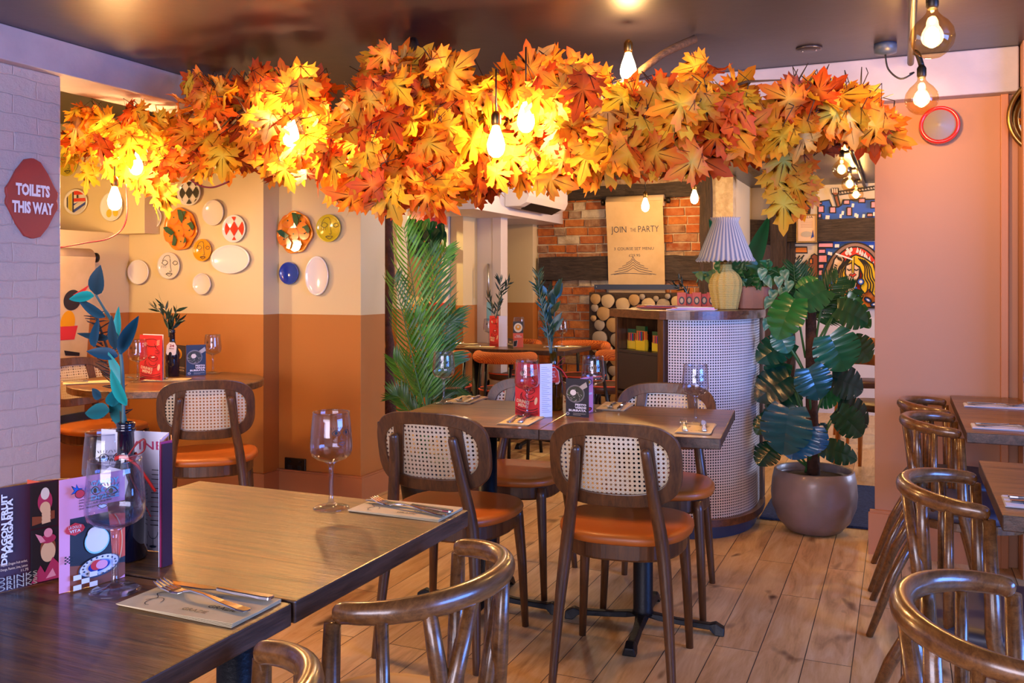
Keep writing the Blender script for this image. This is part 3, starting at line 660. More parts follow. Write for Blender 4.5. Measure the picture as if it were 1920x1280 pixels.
# stools with orange rolls
def make_stool(label):
    t = thing('padded_chair', label, 'chair', group='orange corduroy chairs at the rear table')
    P = [(.205 * math.sin(a), -.02 - .2 * math.cos(a), .72) for a in [math.radians(d) for d in range(-88, 89, 11)]]
    m = MB(); m.tube(P, [.036] + [.042] * (len(P) - 2) + [.036], M['corduroy'], 14, up=(0, 0, 1), round_ends=True); m.build('back_roll', t)
    m = MB(); m.lathe([(.19, .43), (.205, .44), (.208, .48), (.2, .488), (1e-5, .492)], mat('dark_brown_vinyl', '4A2A22', .4) if 'bv' not in M else M['bv'], n=36); m.build('seat', t)
    M['bv'] = bpy.data.materials['dark_brown_vinyl']
    m = MB(); m.tube([(.207 * math.cos(a), .207 * math.sin(a), .486) for a in [2 * PI * i / 36 for i in range(36)]], .006, M['coral'], 6, closed=True); m.build('piping', t)
    for s in (-1, 1):
        for (xa, ya, xb, yb_, h) in ((.19, -.03, .21, -.16, .71), (.17, .1, .19, .2, .44), (.09, -.185, .1, -.24, .7)):
            m = MB(); m.tube([(s * xa, ya, h), (s * (xa + xb) / 2, (ya + yb_) / 2, .35), (s * xb, yb_, 0)], .0125, M['black_tube'], 8); m.build('leg', t)
    return t
st = make_stool('orange padded chair left of the rear table front, half behind the palm')
st.location = (-3.13, 6.0, 0)
dup(st, (-2.62, 6.02, 0), 0.05, 'orange padded chair at the rear table directly behind the red menu', 'orange corduroy chairs at the rear table')
dup(st, (-2.05, 6.58, 0), math.radians(85), 'orange padded chair at the right end of the rear table', 'orange corduroy chairs at the rear table')
dup(st, (-2.45, 7.15, 0), PI, 'orange padded chair on the far side of the rear table by the bricks', 'orange corduroy chairs at the rear table')
dup(st, (-3.05, 7.12, 0), PI, 'orange padded chair on the far side of the rear table by the door', 'orange corduroy chairs at the rear table')
# rear room timber chairs
def make_oak(label, n):
    t = thing('wooden_chair', label, 'chair', group='orange wooden chairs in the rear room')
    m = MB(); m.layers(superell(.21, .2, 32, 3), [(.97, .43), (1, .44), (1, .465), (.93, .475)], M['bv']); m.build('seat', t)
    for s in (-1, 1):
        for y0, y1, h in ((.16, .19, .43), (-.16, -.22, .78)):
            m = MB(); m.tube([(s * .19, y0 if h < .5 else -.22, h), (s * .18, y0, .43), (s * .2, y1, 0)], [.018, .021, .012], M['oakchair'], 10); m.build('leg', t)
    m = MB(); m.tube(spline([(-.2, -.2, .75), (-.1, -.245, .765), (0, -.255, .77), (.1, -.245, .765), (.2, -.2, .75)], 4), .02, M['oakchair'], 10, flat=1.8, up=(0, 0, 1), round_ends=True); m.build('backrest', t)
    return t
oc = make_oak('orange wooden chair behind the monstera, right of its pot', 0); p = wz(1596, 893, 0); oc.location = (p.x + .16, p.y + .12, 0); oc.rotation_euler.z = -.35
p = wz(1630, 760, 0); dup(oc, (p.x + .05, 7.75, 0), PI + .3, 'orange wooden chair furthest back below the yellow-haired mural', 'orange wooden chairs in the rear room')
m = MB(); a = wz(1425, 985, 0)
t = thing('doormat', 'navy rectangular doormat on the oak floor behind the grey pot', 'mat', (0, 0, 0)); m.bb((-.69, 4.93, 0), (.6, 5.95, .012), M['mat_navy']); m.build('pile', t, .003)
tb = thing('small_table', 'dark table at the rear with its top behind the monstera leaves', 'table', (-.05, 7.2, 0)); m = MB(); m.box((0.35, 0, .735), (.7, .7, .03), M['table']); m.build('tabletop', tb); pedestal(tb, .35, 0, .28, top=.72)
# ================= tabletop things =================
def glass_prof(h=.212):
    outer = [(.0395, 0), (.040, .0015), (.034, .004), (.014, .0075), (.0066, .014), (.0052, .03), (.0050, .082), (.007, .096), (.016, .1035), (.031, .1085), (.0425, .117), (.0462, .128), (.0465, .140), (.0450, .165), (.0422, .195), (.0405, h)]
    return outer
def make_glass(label, group, eyes=True):
    t = thing('wine_glass', label, 'glass', group=group)
    m = MB(); m.lathe(glass_prof()[:9] + [(1e-5, .099)], M['solidglass'], n=28); m.build('stem', t)
    P = glass_prof()[7:]; inn = [(max(r - .0013, 1e-5), z + .0012 if z < .2 else z) for r, z in reversed(P)]
    m = MB(); m.lathe([(1e-5, .099)] + P[1:] + [(P[-1][0] - .0007, .2128)] + inn[:-2] + [(1e-5, .1025)], M['glass'], n=40); m.build('bowl', t, recalc=True)
    m = MB(); m.tube([(.0400 * math.cos(a), .0400 * math.sin(a), .2122) for a in [2 * PI * i / 40 for i in range(40)]], .0013, M['solidglass'], 6, closed=True); m.build('rim', t)
    if eyes:
        m = MB()
        def q(u, v): v = v + .008; r = .0468 - max(0, v - .140) * .078 + .0004; a = u / .046 - PI / 2; return (r * math.cos(a), r * math.sin(a), v)
        def st(pts, w=.0012):
            P2 = spline([(p[0], p[1], 0) for p in pts], 4); vs = []
            for i in range(len(P2)):
                tt = (P2[min(i + 1, len(P2) - 1)] - P2[max(i - 1, 0)]); tt.normalize(); nx, ny = -tt.y * w / 2, tt.x * w / 2
                vs += [q(P2[i].x + nx, P2[i].y + ny), q(P2[i].x - nx, P2[i].y - ny)]
            m.add(vs, [(2 * i, 2 * i + 1, 2 * i + 3, 2 * i + 2) for i in range(len(P2) - 1)], M['black_print'])
        for cx in (-.012, .014):
            st([(cx - .009, .163), (cx - .003, .169), (cx + .004, .169), (cx + .01, .163)], .0016); st([(cx - .009, .163), (cx - .002, .158), (cx + .005, .159), (cx + .01, .163)])
            vs = [q(cx + .0035 * math.cos(a), .164 + .0042 * math.sin(a)) for a in [2 * PI * i / 10 for i in range(10)]]; m.add(vs, [tuple(range(10))], M['black_print'])
            for k in range(5): dx = (k - 2) * .0045; st([(cx + dx, .1715), (cx + dx * 1.35, .1765)], .0009)
        st([(.001, .158), (-.002, .150), (.002, .149)], .0009); st([(-.007, .141), (-.002, .144), (.0, .1425), (.003, .144), (.009, .141), (.001, .137), (-.007, .141)], .0012)
        m.build('printed_face', t, recalc=False)
    return t
gg = make_glass('wine glass with printed eyes in front of the pink card', 'wine glasses')
p = wz(197, 1116, .75); gg.location = (p.x, p.y + .02, .7515); gg.rotation_euler.z = math.radians(22)
def G_(px, py, label, rz=.5, dz=0): q = wz(px, py, .75); return dup(gg, (q.x, q.y, .7515 + dz), rz, label, 'wine glasses')
G_(621, 953, 'wine glass standing alone near the middle of the second table', 1.1)
G_(203, 1018, 'wine glass half hidden behind the bottle with the teal leaves', .9)
G_(832, 756, 'wine glass at the back left corner of the middle table', .5)
G_(988, 783, 'wine glass in front of the red menu on the middle table', .35)
G_(1112, 771, 'wine glass behind the dark burrata card on the middle table', .5)
G_(1304, 797, 'wine glass at the right end of the middle table, before the counter', .5)
G_(258, 716, 'wine glass left of the red menu on the round table', .3); G_(399, 700, 'wine glass right of the dark cards on the round table', .3)
G_(841, 646, 'wine glass at the left of the rear table beside the palm', .3); G_(917, 648, 'wine glass left of the red menu on the rear table', .3); G_(973, 643, 'wine glass behind the orange card on the rear table', .3); G_(1053, 651, 'wine glass at the right of the rear table before the bricks', .3)
q = Vector((.60, 3.60, .75)); dup(gg, (.47, 3.93, .75), .3, 'wine glass cut by the right edge of the frame on the far right-hand table', 'wine glasses')
# cutlery on napkins (local: handle end at origin, tip towards +x)
def ribbon(m, st, mt, t=.0016):
    vs = []
    for x, yc, w, z in st: vs += [(x, yc - w, z), (x, yc + w, z), (x, yc + w * .8, z + t), (x, yc - w * .8, z + t)]
    n = len(st); m.add(vs, [(i * 4 + j, i * 4 + (j + 1) % 4, (i + 1) * 4 + (j + 1) % 4, (i + 1) * 4 + j) for i in range(n - 1) for j in range(4)] + [(3, 2, 1, 0), tuple(n * 4 - 4 + j for j in range(4))], mt, False)
def make_fork():
    t = thing('fork', 'x', 'fork', group='forks')
    m = MB(); ribbon(m, [(0, 0, .004, .001), (.003, 0, .009, .001), (.02, 0, .0095, .001), (.06, 0, .007, .003), (.1, 0, .0038, .007), (.13, 0, .0034, .0075), (.145, 0, .006, .004), (.152, 0, .0105, .002), (.165, 0, .0125, .001), (.172, 0, .0125, .002)], M['steel'], .0024); m.build('handle', t, .0006)
    for k in range(4):
        y = (k - 1.5) * .0069; m = MB(); ribbon(m, [(.170, y, .0024, .0018), (.19, y * 1.0, .0022, .004), (.205, y * .97, .0018, .0085), (.212, y * .95, .0009, .011)], M['steel'], .0018); m.build('tine', t)
    return t
def make_knife():
    t = thing('table_knife', 'x', 'knife', group='knives')
    m = MB(); ribbon(m, [(0, 0, .004, .001), (.003, 0, .0085, .0005), (.02, 0, .009, .0005), (.07, 0, .0065, .001), (.105, 0, .0052, .002)], M['steel'], .0055); m.build('handle', t, .0012)
    m = MB(); ribbon(m, [(.105, 0, .004, .003), (.115, 0, .006, .003), (.13, .001, .009, .003), (.18, .001, .0095, .003), (.21, .002, .0075, .003), (.224, .005, .002, .003)], M['steel'], .0014); m.build('blade', t)
    return t
def make_napkin(mt='napkin'):
    t = thing('paper_napkin', 'x', 'napkin', group='napkins')
    m = MB(); w, d = .225, .115
    for k in range(4):
        a_, b_ = w / 2 - k * .0006, d / 2 - k * .0004; sk = .0025 * (k - 1.5); o = [(-a_, -b_ - sk), (0, -b_ - sk * .3), (a_, -b_ + sk * .5), (a_ + .001 * k, 0), (a_, b_ + sk * .5), (-a_ + .002, b_ - sk)]; m.prism(o, .0003 + k * .0013, .0008 + k * .0013, M[mt])
    m.build('folded_sheets', t)
    m = MB(); sh = Sheet(m, (0, 0, .0053), (1, 0, 0), (0, 1, 0), .0001)
    for x0, y0, s in ((-.03, -.04, .014), (.0, -.018, .016), (-.045, .02, .012)): sh.text('GRAZIE', x0 + .03, y0, s, M['black_print'], .0)
    sh.stroke([(-.08, -.03), (-.07, -.015), (-.085, .0), (-.07, .012)], .0016, M['black_print'], 4); sh.arc(-.062, -.03, .012, .016, 0, 5, .0014, M['black_print']); m.build('printed_marks', t)
    return t
n0 = make_napkin(); f0 = make_fork(); k0 = make_knife(); first = [True]
def place(a, b): # centre and heading from two surveyed table points
    return ((a + b) / 2), math.atan2((b - a).y, (b - a).x)
def setting(pc, ang, where, z=.7505, fpos=((.0, -.018), 2.9), kpos=((0, .025), 3.05), mt=None):
    global n0
    if first[0]:
        n, f, k = n0, f0, k0; first[0] = False
    else: n, f, k = dup(n0, (0, 0, 0), 0, '', None), dup(f0, (0, 0, 0), 0, '', None), dup(k0, (0, 0, 0), 0, '', None)
    if mt:
        for c in [o for o in COL.objects if o.parent is n and o.name.startswith('folded')]:
            c.data = c.data.copy(); c.data.materials[0] = M[mt]
    n.location = (pc.x, pc.y, z); n.rotation_euler.z = ang; n['label'] = 'folded paper napkin ' + where
    for o, (off, da), nm, hh in ((f, fpos, 'steel fork ', .0068), (k, kpos, 'steel knife ', .0068)):
        # off = position of the handle end on the napkin
        v = Matrix.Rotation(ang, 3, 'Z') @ Vector((off[0], off[1], 0)); o.location = (pc.x + v.x, pc.y + v.y, z + hh); o.rotation_euler = (0, 0, ang + da); o['label'] = nm + where
    n['group'] = 'napkins'; f['group'] = 'forks'; k['group'] = 'knives'
setting(Vector((-1.003, 1.104, 0)), .0, 'in the foreground on the nearest table', fpos=((.105, -.012), PI - .16), kpos=((.105, .044), PI + .03))
setting(Vector((-1.0, 1.736, 0)), .0, 'at the right corner of the second table', fpos=((.115, -.030), PI - .22), kpos=((.115, .0), PI - .08))
def T(px, py): return wz(px, py, .75)
HP = PI / 2
setting((T(935, 800) + T(1022, 787) + T(975, 780)) / 3, R6 + HP, 'in front of the red menu on the middle table', fpos=((-.095, .02), .05), kpos=((-.09, -.02), .1))
setting(Vector((-.645, 3.10, 0)), R6 + HP, 'at the front right end of the middle table', fpos=((-.1, .026), .15), kpos=((-.09, -.035), .1))
setting(Vector((-1.70, 3.47, 0)), R6 - HP, 'at the back left of the middle table', fpos=((-.09, -.02), .1), kpos=((-.09, .025), .05))
setting(Vector((-1.06, 3.52, 0)), R6 - HP, 'at the back of the middle table behind the burrata card', fpos=((-.09, -.02), .1), kpos=((-.09, .025), .05))
setting(T(165, 718), .9, 'at the left of the round table'); setting(T(318, 712) + Vector((0, -.02, 0)), .5, 'beside the red menu on the round table')
setting(T(868, 645), .1, 'at the left of the rear table'); setting(T(900, 652) + Vector((-.03, .06, 0)), .2, 'in front of the red menu on the rear table'); setting(T(1068, 653) + Vector((-.06, .1, 0)), 1.2, 'at the right end of the rear table')
setting(Vector((.345, 4.13, 0)), 0.0, 'further one on the far right-hand table', mt='napkin_w', fpos=((-.1, -.02), .1), kpos=((-.1, .02), .02))
setting(Vector((.335, 3.53, 0)), 0.0, 'nearer one on the far right-hand table', mt='napkin_w', fpos=((-.1, -.02), .1), kpos=((-.1, .02), .02))
setting(Vector((.325, 2.345, 0)), 0.0, 'on the nearer right-hand table at the frame edge', mt='napkin_w', fpos=((-.1, -.02), .1), kpos=((-.1, .02), .02))
# ---- bottles ----
def bottle(label, x, y, mt='bottle2', h=.25, r=.037, z=.75):
    t = thing('glass_bottle', label, 'bottle', (x, y, z)); m = MB()
    m.lathe([(r * .9, 0), (r, .004), (r, h * .46), (r * .96, h * .53), (r * .72, h * .62), (r * .47, h * .70), (r * .40, h * .78), (r * .385, h * .93), (r * .46, h * .935), (r * .46, h * .955), (r * .40, h * .96), (r * .44, h * .975), (r * .44, h * .997), (r * .36, h), (r * .30, h * .995), (r * .28, h * .7)], M[mt], n=32); m.build('body', t)
    return t
def ribbon_bow(t, z, r, col='tagred', side=1):
    m = MB(); m.tube([(r * math.cos(a), r * math.sin(a), z + .003 * math.sin(3 * a)) for a in [2 * PI * i / 24 for i in range(24)]], .0022, M[col], 6, closed=True, flat=1.8)
    kx, ky = r * .5 * side, -r * 1.0
    m.tube(spline([(kx, ky, z), (kx + .02 * side, ky - .004, z + .026), (kx + .034 * side, ky - .004, z + .034), (kx + .030 * side, ky, z + .012), (kx, ky, z)], 6), .0011, M['darkred'], 5, flat=1.6)
    m.tube(spline([(kx, ky, z), (kx + .022 * side, ky - .006, z - .012), (kx + .038 * side, ky - .004, z - .035), (kx + .052 * side, ky + .001, z - .06)], 6), .0016, M[col], 5, flat=2)
    m.tube(spline([(kx, ky, z), (kx + .010 * side, ky - .008, z - .03), (kx + .03 * side, ky - .008, z - .07), (kx + .044 * side, ky, z - .105)], 6), .0009, M['darkred'], 5)
    m.build('red_ribbon', t)
def neck_tag(t, z, y, cx, base='white', over=None, lines=(), rz=0):
    m = MB(); m.M = Matrix.Translation((cx, y, z)) @ Matrix.Rotation(rz, 4, 'Y')
    w, h = .026, .034; o = [(-w, -h + .008), (-w, h * .45), (-w * .5, h), (w * .5, h), (w, h * .45), (w, -h + .008), (w * .75, -h), (-w * .75, -h)]
    mm = m.M; m.M = mm @ Matrix.Rotation(PI / 2, 4, 'X'); m.prism(o, 0, .0012, M[base]); m.M = mm
    sh = Sheet(m, (0, -.0014, 0), (1, 0, 0), (0, 0, 1), .0004)
    if over: sh.poly([(x * .82 + .003, v * .86 + .002) for x, v in o], M[over])
    for tx, dy, sz, c, w_ in lines: sh.text(tx, .001, dy, sz, M[c], .02, 'C', width=w_)
    m.build('hanging_tag', t)
B1 = wz(236, 1046, .75)
t = bottle('dark bottle with red ribbon and teal leaves, on the nearest table', B1.x, B1.y, 'bottle_navy', .247, .037); ribbon_bow(t, .185, .0175); t.rotation_euler.z = .4
neck_tag(t, .137, -.034, -.010, 'white', None, (('24', .012, .016, 'darkred', .02), ('grazie', 0, .008, 'darkred', .03)), .25)
B2 = T(1038, 768); t = bottle('green bottle with a red party tag on the middle table', B2.x, B2.y, 'bottle2', .245, .037); t.rotation_euler.z = .35; ribbon_bow(t, .172, .0165)
neck_tag(t, .137, -.035, -.004, 'white', 'tagred', (('JOIN', .012, .010, 'white', .022), ('THE', .002, .010, 'white', .017), ('PARTY', -.008, .010, 'white', .028), ('2023', -.018, .006, 'white', .012)), -.12)
B3 = T(318, 706) + Vector((0, .02, 0)); t = bottle('dark bottle with a white number tag on the round table', B3.x, B3.y, 'bottle_navy', .25, .036); t.rotation_euler.z = .45
neck_tag(t, .150, -.033, .006, 'white', None, (('24', .010, .018, 'darkred', .024), ('tavolo', -.001, .008, 'darkred', .026)), .08)
B4 = T(933, 648); t = bottle('green bottle with a cream tag on the rear table', B4.x, B4.y, 'bottle', .25, .038); t.rotation_euler.z = .3; ribbon_bow(t, .18, .017); neck_tag(t, .145, -.035, -.008, 'peach', None, (('24', .0, .016, 'coral', .02),), .1)
# ---- sprigs and leaves in the bottles ----
def blade(m, base, dirv, nrm, L, W, mt, col, curl=.15, n=7, taper=1.0, fold=.18):
    """one pointed leaf with a folded midrib"""
    d = Vector(dirv).normalized(); nr = Vector(nrm); nr = (nr - d * nr.dot(d)).normalized(); sd = d.cross(nr); base = Vector(base); vs = []
    for i in range(n + 1):
        s_ = i / n; w = W * (math.sin(PI * min(1, s_ ** .75 * .97 + .03)) ** .8) * .5 if i < n else 0.0005
        c = base + d * L * s_ - nr * curl * L * s_ * s_
        vs += [c - sd * w + nr * w * fold, c, c + sd * w + nr * w * fold]
    oc = m.col; b = len(m.v); m.add(vs, [(3 * i + j, 3 * i + j + 1, 3 * i + j + 4, 3 * i + j + 3) for i in range(n) for j in range(2)], mt, True)
    for i in range(n + 1):
        for j in range(3):
            k = 1.0 if j != 1 else .62
            m.c[b + 3 * i + j] = (col[0] * k, col[1] * k, col[2] * k)
def pixleaf(m, p0, p1, d, W, col, mt, dd=0, nrm=(0, -1, .25), **kw):
    a = wd(p0[0], p0[1], d); b = wd(p1[0], p1[1], d + dd); blade(m, a, b - a, nrm, (b - a).length, W, mt, col, **kw)
t = thing('teal_leaf_stem', 'tall stem of large dyed teal leaves in the nearest bottle', 'foliage', (0, 0, 0)); D1 = 1.65
m = MB(); m.tube(spline([wd(231, 802, D1), wd(231, 740, D1), wd(226, 662, D1), wd(212, 608, D1 + .02), wd(196, 580, D1), wd(180, 553, D1 - .02)], 5), [.0035] * 20 + [.0022] * 6, M['tealstem'], 7); m.build('stem', t)
m = MB(); m.tube(spline([wd(228, 800, D1 + .01), wd(222, 730, D1 + .03), wd(200, 650, D1 + .05), wd(178, 590, D1 + .04)], 5), .0022, M['twig'], 6)
rr = random.Random(11)
for i in range(46):
    f = i / 46; a = wd(228 - 50 * f, 790 - 205 * f, D1 + .04); dx = (-1 if rr.random() < .62 else 1); 
    b = wd(228 - 50 * f + dx * (12 + 14 * rr.random()), 790 - 205 * f - 16 + 16 * rr.random(), D1 + .04 + (rr.random() - .5) * .05); m.tube([a, (a + b) / 2, b], [.0012, .0012, .0005], M['black'], 4)
m.build('dark_needle_sprig', t)
T1, T2, T3 = lin('0F6E78')[:3], lin('0E4A66')[:3], lin('12A0A0')[:3]; T4 = lin('0C3C50')[:3]
LV = [((180, 552), (183, 500), .026, T4), ((176, 555), (124, 557), .018, T3), ((197, 594), (139, 562), .02, T2), ((226, 664), (253, 588), .027, T2), ((222, 630), (217, 575), .014, T3), ((216, 655), (203, 595), .017, T4), ((207, 633), (138, 630), .013, T4), ((221, 667), (161, 656), .020, T2), ((178, 650), (177, 594), .022, T2), ((232, 720), (198, 660), .016, T3), ((237, 760), (201, 697), .022, T3), ((205, 770), (154, 772), .026, T1), ((234, 800), (202, 738), .030, T1), ((212, 762), (222, 720), .03, T1), ((190, 745), (170, 730), .02, T2)]
m = MB()
for i, (a, b, w, c) in enumerate(LV):
    pixleaf(m, a, b, D1 + ((i * 37) % 5 - 2) * .012, w * 1.2, c, M['teal'], dd=((i * 13) % 5 - 2) * .012, nrm=(.15, -.9, .4 * (1 if i % 2 else -1)))
m.build('teal_leaves', t, recalc=False)
def sprig(name, label, stems, d, col, mt='green', needle=.05, dens=26, wid=.006, seed=1, leafw=None):
    t = thing(name, label, 'foliage'); r = random.Random(seed); m = MB(); ml = MB()
    for st in stems:
        P = spline([wd(x, y, d + dd) for x, y, dd in st], 6); m.tube(P, [.0025 - .0014 * i / len(P) for i in range(len(P))], M['tealstem'], 5)
        for i in range(dens):
            f = .18 + .82 * i / dens; k = f * (len(P) - 1); j = int(min(k, len(P) - 2)); c = P[j].lerp(P[j + 1], k - j); tg = (P[j + 1] - P[j]).normalized()
            a = r.random() * 2 * PI; side = tg.orthogonal().normalized(); side.rotate(Matrix.Rotation(a, 3, tg)); dv = tg * (.9 + .4 * r.random()) + side * (.55 + .35 * r.random())
            v = .6 + .8 * r.random(); blade(ml, c, dv, side.cross(tg), needle * (.65 + .5 * r.random()), wid, M[mt], (col[0] * v, col[1] * v, col[2] * v), .1, 3)
    m.build('stem', t); ml.build('leaves', t, recalc=False); return t
sprig('olive_sprig', 'dark olive sprig in the bottle on the round table', [((317, 632, 0), (312, 600, 0), (288, 572, 0)), ((317, 632, 0), (318, 600, .02), (304, 567, .02)), ((319, 632, 0), (322, 602, 0), (332, 580, -.02)), ((318, 630, 0), (326, 612, .0), (334, 600, 0))], 4.9, lin('24402E')[:3], needle=.065, dens=13, wid=.014, seed=3)
sprig('dark_fern_sprig', 'tall dark needle sprig in the bottle with the red tag', [((1031, 662, 0), (1024, 610, 0), (1013, 560, 0), (1009, 512, .02)), ((1033, 662, 0), (1030, 620, .02), (1020, 570, .02), (1006, 535, .02))], 3.43, lin('2C5238')[:3], needle=.04, dens=70, wid=.006, seed=4)
sprig('broad_leaf_sprig', 'green broad leaved sprig beside the needle sprig, middle table', [((1034, 662, 0), (1034, 610, 0), (1030, 570, 0), (1025, 548, 0)), ((1034, 655, 0), (1038, 600, 0), (1042, 565, 0), (1040, 552, 0))], 3.47, lin('355B48')[:3], needle=.075, dens=12, wid=.026, seed=5)
sprig('dark_fern_sprig', 'dark needle sprig in the bottle on the rear table', [((931, 596, 0), (936, 572, 0), (945, 545, 0), (954, 530, 0)), ((930, 596, 0), (934, 570, 0), (938, 540, .02), (937, 524, .02)), ((929, 596, 0), (922, 575, 0), (917, 556, 0))], 6.9, lin('24423A')[:3], needle=.075, dens=22, wid=.013, seed=6)
# ---- cards and menus ----
def card(name, label, cat, a, b, h, face, art=None, thick=.0012, z=.7508, back=None, lean=0):
    """upright card whose foot runs from a to b (left to right as seen)"""
    d = b - a; w = math.hypot(d.x, d.y); t = thing(name, label, cat, ((a.x + b.x) / 2, (a.y + b.y) / 2, z), math.atan2(d.y, d.x))
    t.rotation_euler.x = lean
    m = MB(); m.bb((-w / 2, 0, 0), (w / 2, thick, h), M[face]); m.build('card', t)
    if art:
        m = MB(); sh = Sheet(m, (-w / 2, 0, 0), (1, 0, 0), (0, 0, 1), .0002); art(sh, w, h); m.build('print', t, recalc=False)
    return t, w
def art_red(sh, w, h):
    K, Wt = M['black_print'], M['peach']
    sh.rect(.02 * w, .01 * h, .98 * w, .985 * h, M['red'])
    sh.ell(.27 * w, .80 * h, .07 * w, .045 * h, Wt, rot=.6); sh.ell(.85 * w, .30 * h, .055 * w, .075 * h, Wt, rot=-.25)
    s = .0022
    sh.arc(.55 * w, .80 * h, .24 * w, .05 * h, PI * 1.02, PI * 1.98, s, K)
    for k in range(6): x = .35 + k * .085; sh.stroke([(x * w, (.765 - .018 * math.sin(PI * k / 5)) * h), ((x + (k - 2.5) * .022) * w, (.735 - .018 * math.sin(PI * k / 5)) * h)], s * .8, K)
    sh.arc(.55 * w, .865 * h, .28 * w, .05 * h, PI * .1, PI * .9, s, K)
    sh.stroke([(.66 * w, .82 * h), (.78 * w, .70 * h), (.88 * w, .655 * h), (.84 * w, .60 * h), (.70 * w, .62 * h)], s, K, 5); sh.arc(.76 * w, .645 * h, .05 * w, .02 * h, 0, PI, s, K)
    sh.stroke([(.40 * w, .50 * h), (.52 * w, .555 * h), (.60 * w, .53 * h), (.70 * w, .555 * h), (.82 * w, .49 * h), (.68 * w, .43 * h), (.55 * w, .43 * h), (.40 * w, .50 * h)], s, K, 5)
    sh.stroke([(.42 * w, .50 * h), (.60 * w, .49 * h), (.80 * w, .495 * h)], s * .8, K, 4); sh.ell(.62 * w, .52 * h, .08 * w, .014 * h, M['white'], rot=.1)
    sh.arc(.58 * w, .40 * h, .30 * w, .12 * h, PI * .95, PI * 1.75, s, K); sh.arc(.60 * w, .42 * h, .18 * w, .09 * h, PI * 1.05, PI * 1.9, s, K); sh.stroke([(.32 * w, .45 * h), (.24 * w, .38 * h), (.30 * w, .30 * h), (.5 * w, .25 * h)], s, K, 5)
    for k in range(3): sh.arc(.5 * w, (.20 - .045 * k) * h, .46 * w, .08 * h, PI * 1.1, PI * 1.9, s, K)
    for k in range(3): sh.arc(.5 * w, (.12 - .025 * k) * h, .46 * w, .06 * h, PI * 1.05, PI * 1.95, .004 if k == 1 else s, M['darkred'])
    for k in range(6): sh.stroke([(.80 * w, (.88 - .02 * k) * h), (.93 * w, (.90 - .02 * k) * h)], s * .8, Wt)
    sh.text('DRINKS', .10 * w, .265 * h, .085 * h, M['peach'], .03, 'L', -.12, width=.52 * w); sh.text('MENU', .16 * w, .185 * h, .085 * h, M['peach'], .03, 'L', -.12, width=.42 * w)
def art_burrata(sh, w, h):
    sh.rect(0, 0, w, h, M['charcoal']); sh.ell(.42 * w, .60 * h, .40 * w, .235 * h, mat('pewter_bowl_print', '7A7472', .4)); sh.ell(.42 * w, .60 * h, .35 * w, .20 * h, mat('herb_print', '3A3A2A', .5))
    r = random.Random(2)
    for k in range(40):
        a = r.random() * 6.28; q = r.random() ** .5; x, y = .42 * w + .32 * w * q * math.cos(a), .60 * h + .18 * h * q * math.sin(a); sh.arc(x, y, .05 * w, .025 * h, a, a + 2, .0012, M['grey_glaze'] if k % 3 else M['stem'], 5)
    sh.ell(.36 * w, .64 * h, .13 * w, .075 * h, M['offwhite']); sh.poly([(.62 * w, .80 * h), (.92 * w, .93 * h), (.98 * w, .80 * h), (.76 * w, .72 * h)], M['grey_glaze'])
    for k, tx in enumerate(('PESTO', 'VERDE', 'BURRATA')): sh.text(tx, .93 * w, (.30 - .075 * k) * h, .072 * h, M['white'], .05, 'R', width=(.48, .50, .76)[k] * w)
    for k in range(3): sh.stroke([(.36 * w, (.105 - .025 * k) * h), ((.93, .9, .7)[k] * w, (.105 - .025 * k) * h)], .0009, M['grey_glaze'])
    for k in range(8): a = k * PI / 4; sh.stroke([(.13 * w + .03 * w * math.cos(a), .085 * h + .017 * h * math.sin(a)), (.13 * w + .085 * w * math.cos(a), .085 * h + .045 * h * math.sin(a))], .0014, M['white'])
# mid table
t, w = card('drinks_menu', 'tall red drinks menu on the middle table', 'menu', T(966, 778), T(1012, 783), .198, 'red', art_red)
m = MB(); m.M = Matrix.Translation((w / 2, 0, 0)) @ Matrix.Rotation(math.radians(62), 4, 'Z'); m.bb((0, -.0006, 0), (.052, .0006, .198), M['lilac']); sh = Sheet(m, (0, -.0008, 0), (1, 0, 0), (0, 0, 1), .0002)
for k in range(24): sh.stroke([(.006, .185 - .0072 * k), (.03 + .015 * ((k * 7) % 3) / 2, .185 - .0072 * k)], .0009, M['slate'])
m.build('inner_page', t)
t, w = card('food_card', 'dark card reading pesto verde burrata on the middle table', 'card', T(1061, 780), T(1104, 783), .142, 'charcoal', art_burrata)
t, w = card('food_card', 'narrow pink card edge showing behind the dark burrata card', 'card', T(1088, 778), T(1112, 772), .138, 'pink', lambda sh, w, h: (sh.ell(.6 * w, .85 * h, .32 * w, .10 * h, M['black_print']), sh.ell(.6 * w, .85 * h, .26 * w, .08 * h, M['offwhite']), sh.ell(.6 * w, .85 * h, .18 * w, .05 * h, M['ochre_glaze']), sh.ell(.6 * w, .10 * h, .3 * w, .06 * h, M['black_print']), sh.ell(.6 * w, .10 * h, .22 * w, .04 * h, M['red']), sh.rect(.1 * w, .5 * h, .9 * w, .56 * h, M['white'])))
# round table
t, w = card('drinks_menu', 'tall red drinks menu on the round table', 'menu', T(262, 712), T(304, 715), .232, 'red', art_red)
m = MB(); m.bb((-w / 2 + .01, .012, 0), (w / 2 - .005, .013, .236), M['white']); m.build('inner_page', t)
t, w = card('food_card', 'dark card reading pesto verde burrata on the round table', 'card', T(349, 705), T(386, 703), .165, 'charcoal', art_burrata)
t, w = card('food_card', 'dark card with a golden dish, left of the burrata card on the round table', 'card', T(326, 700), T(348, 704), .16, 'charcoal', lambda sh, w, h: (sh.ell(.4 * w, .7 * h, .3 * w, .18 * h, M['ochre_glaze']), sh.ell(.45 * w, .68 * h, .14 * w, .1 * h, M['m_brown']), sh.text('GNOCCHI', .5 * w, .22 * h, .07 * h, M['peach'], .03, 'C', width=.8 * w), sh.text('BURRATA', .5 * w, .13 * h, .07 * h, M['peach'], .03, 'C', width=.8 * w)))
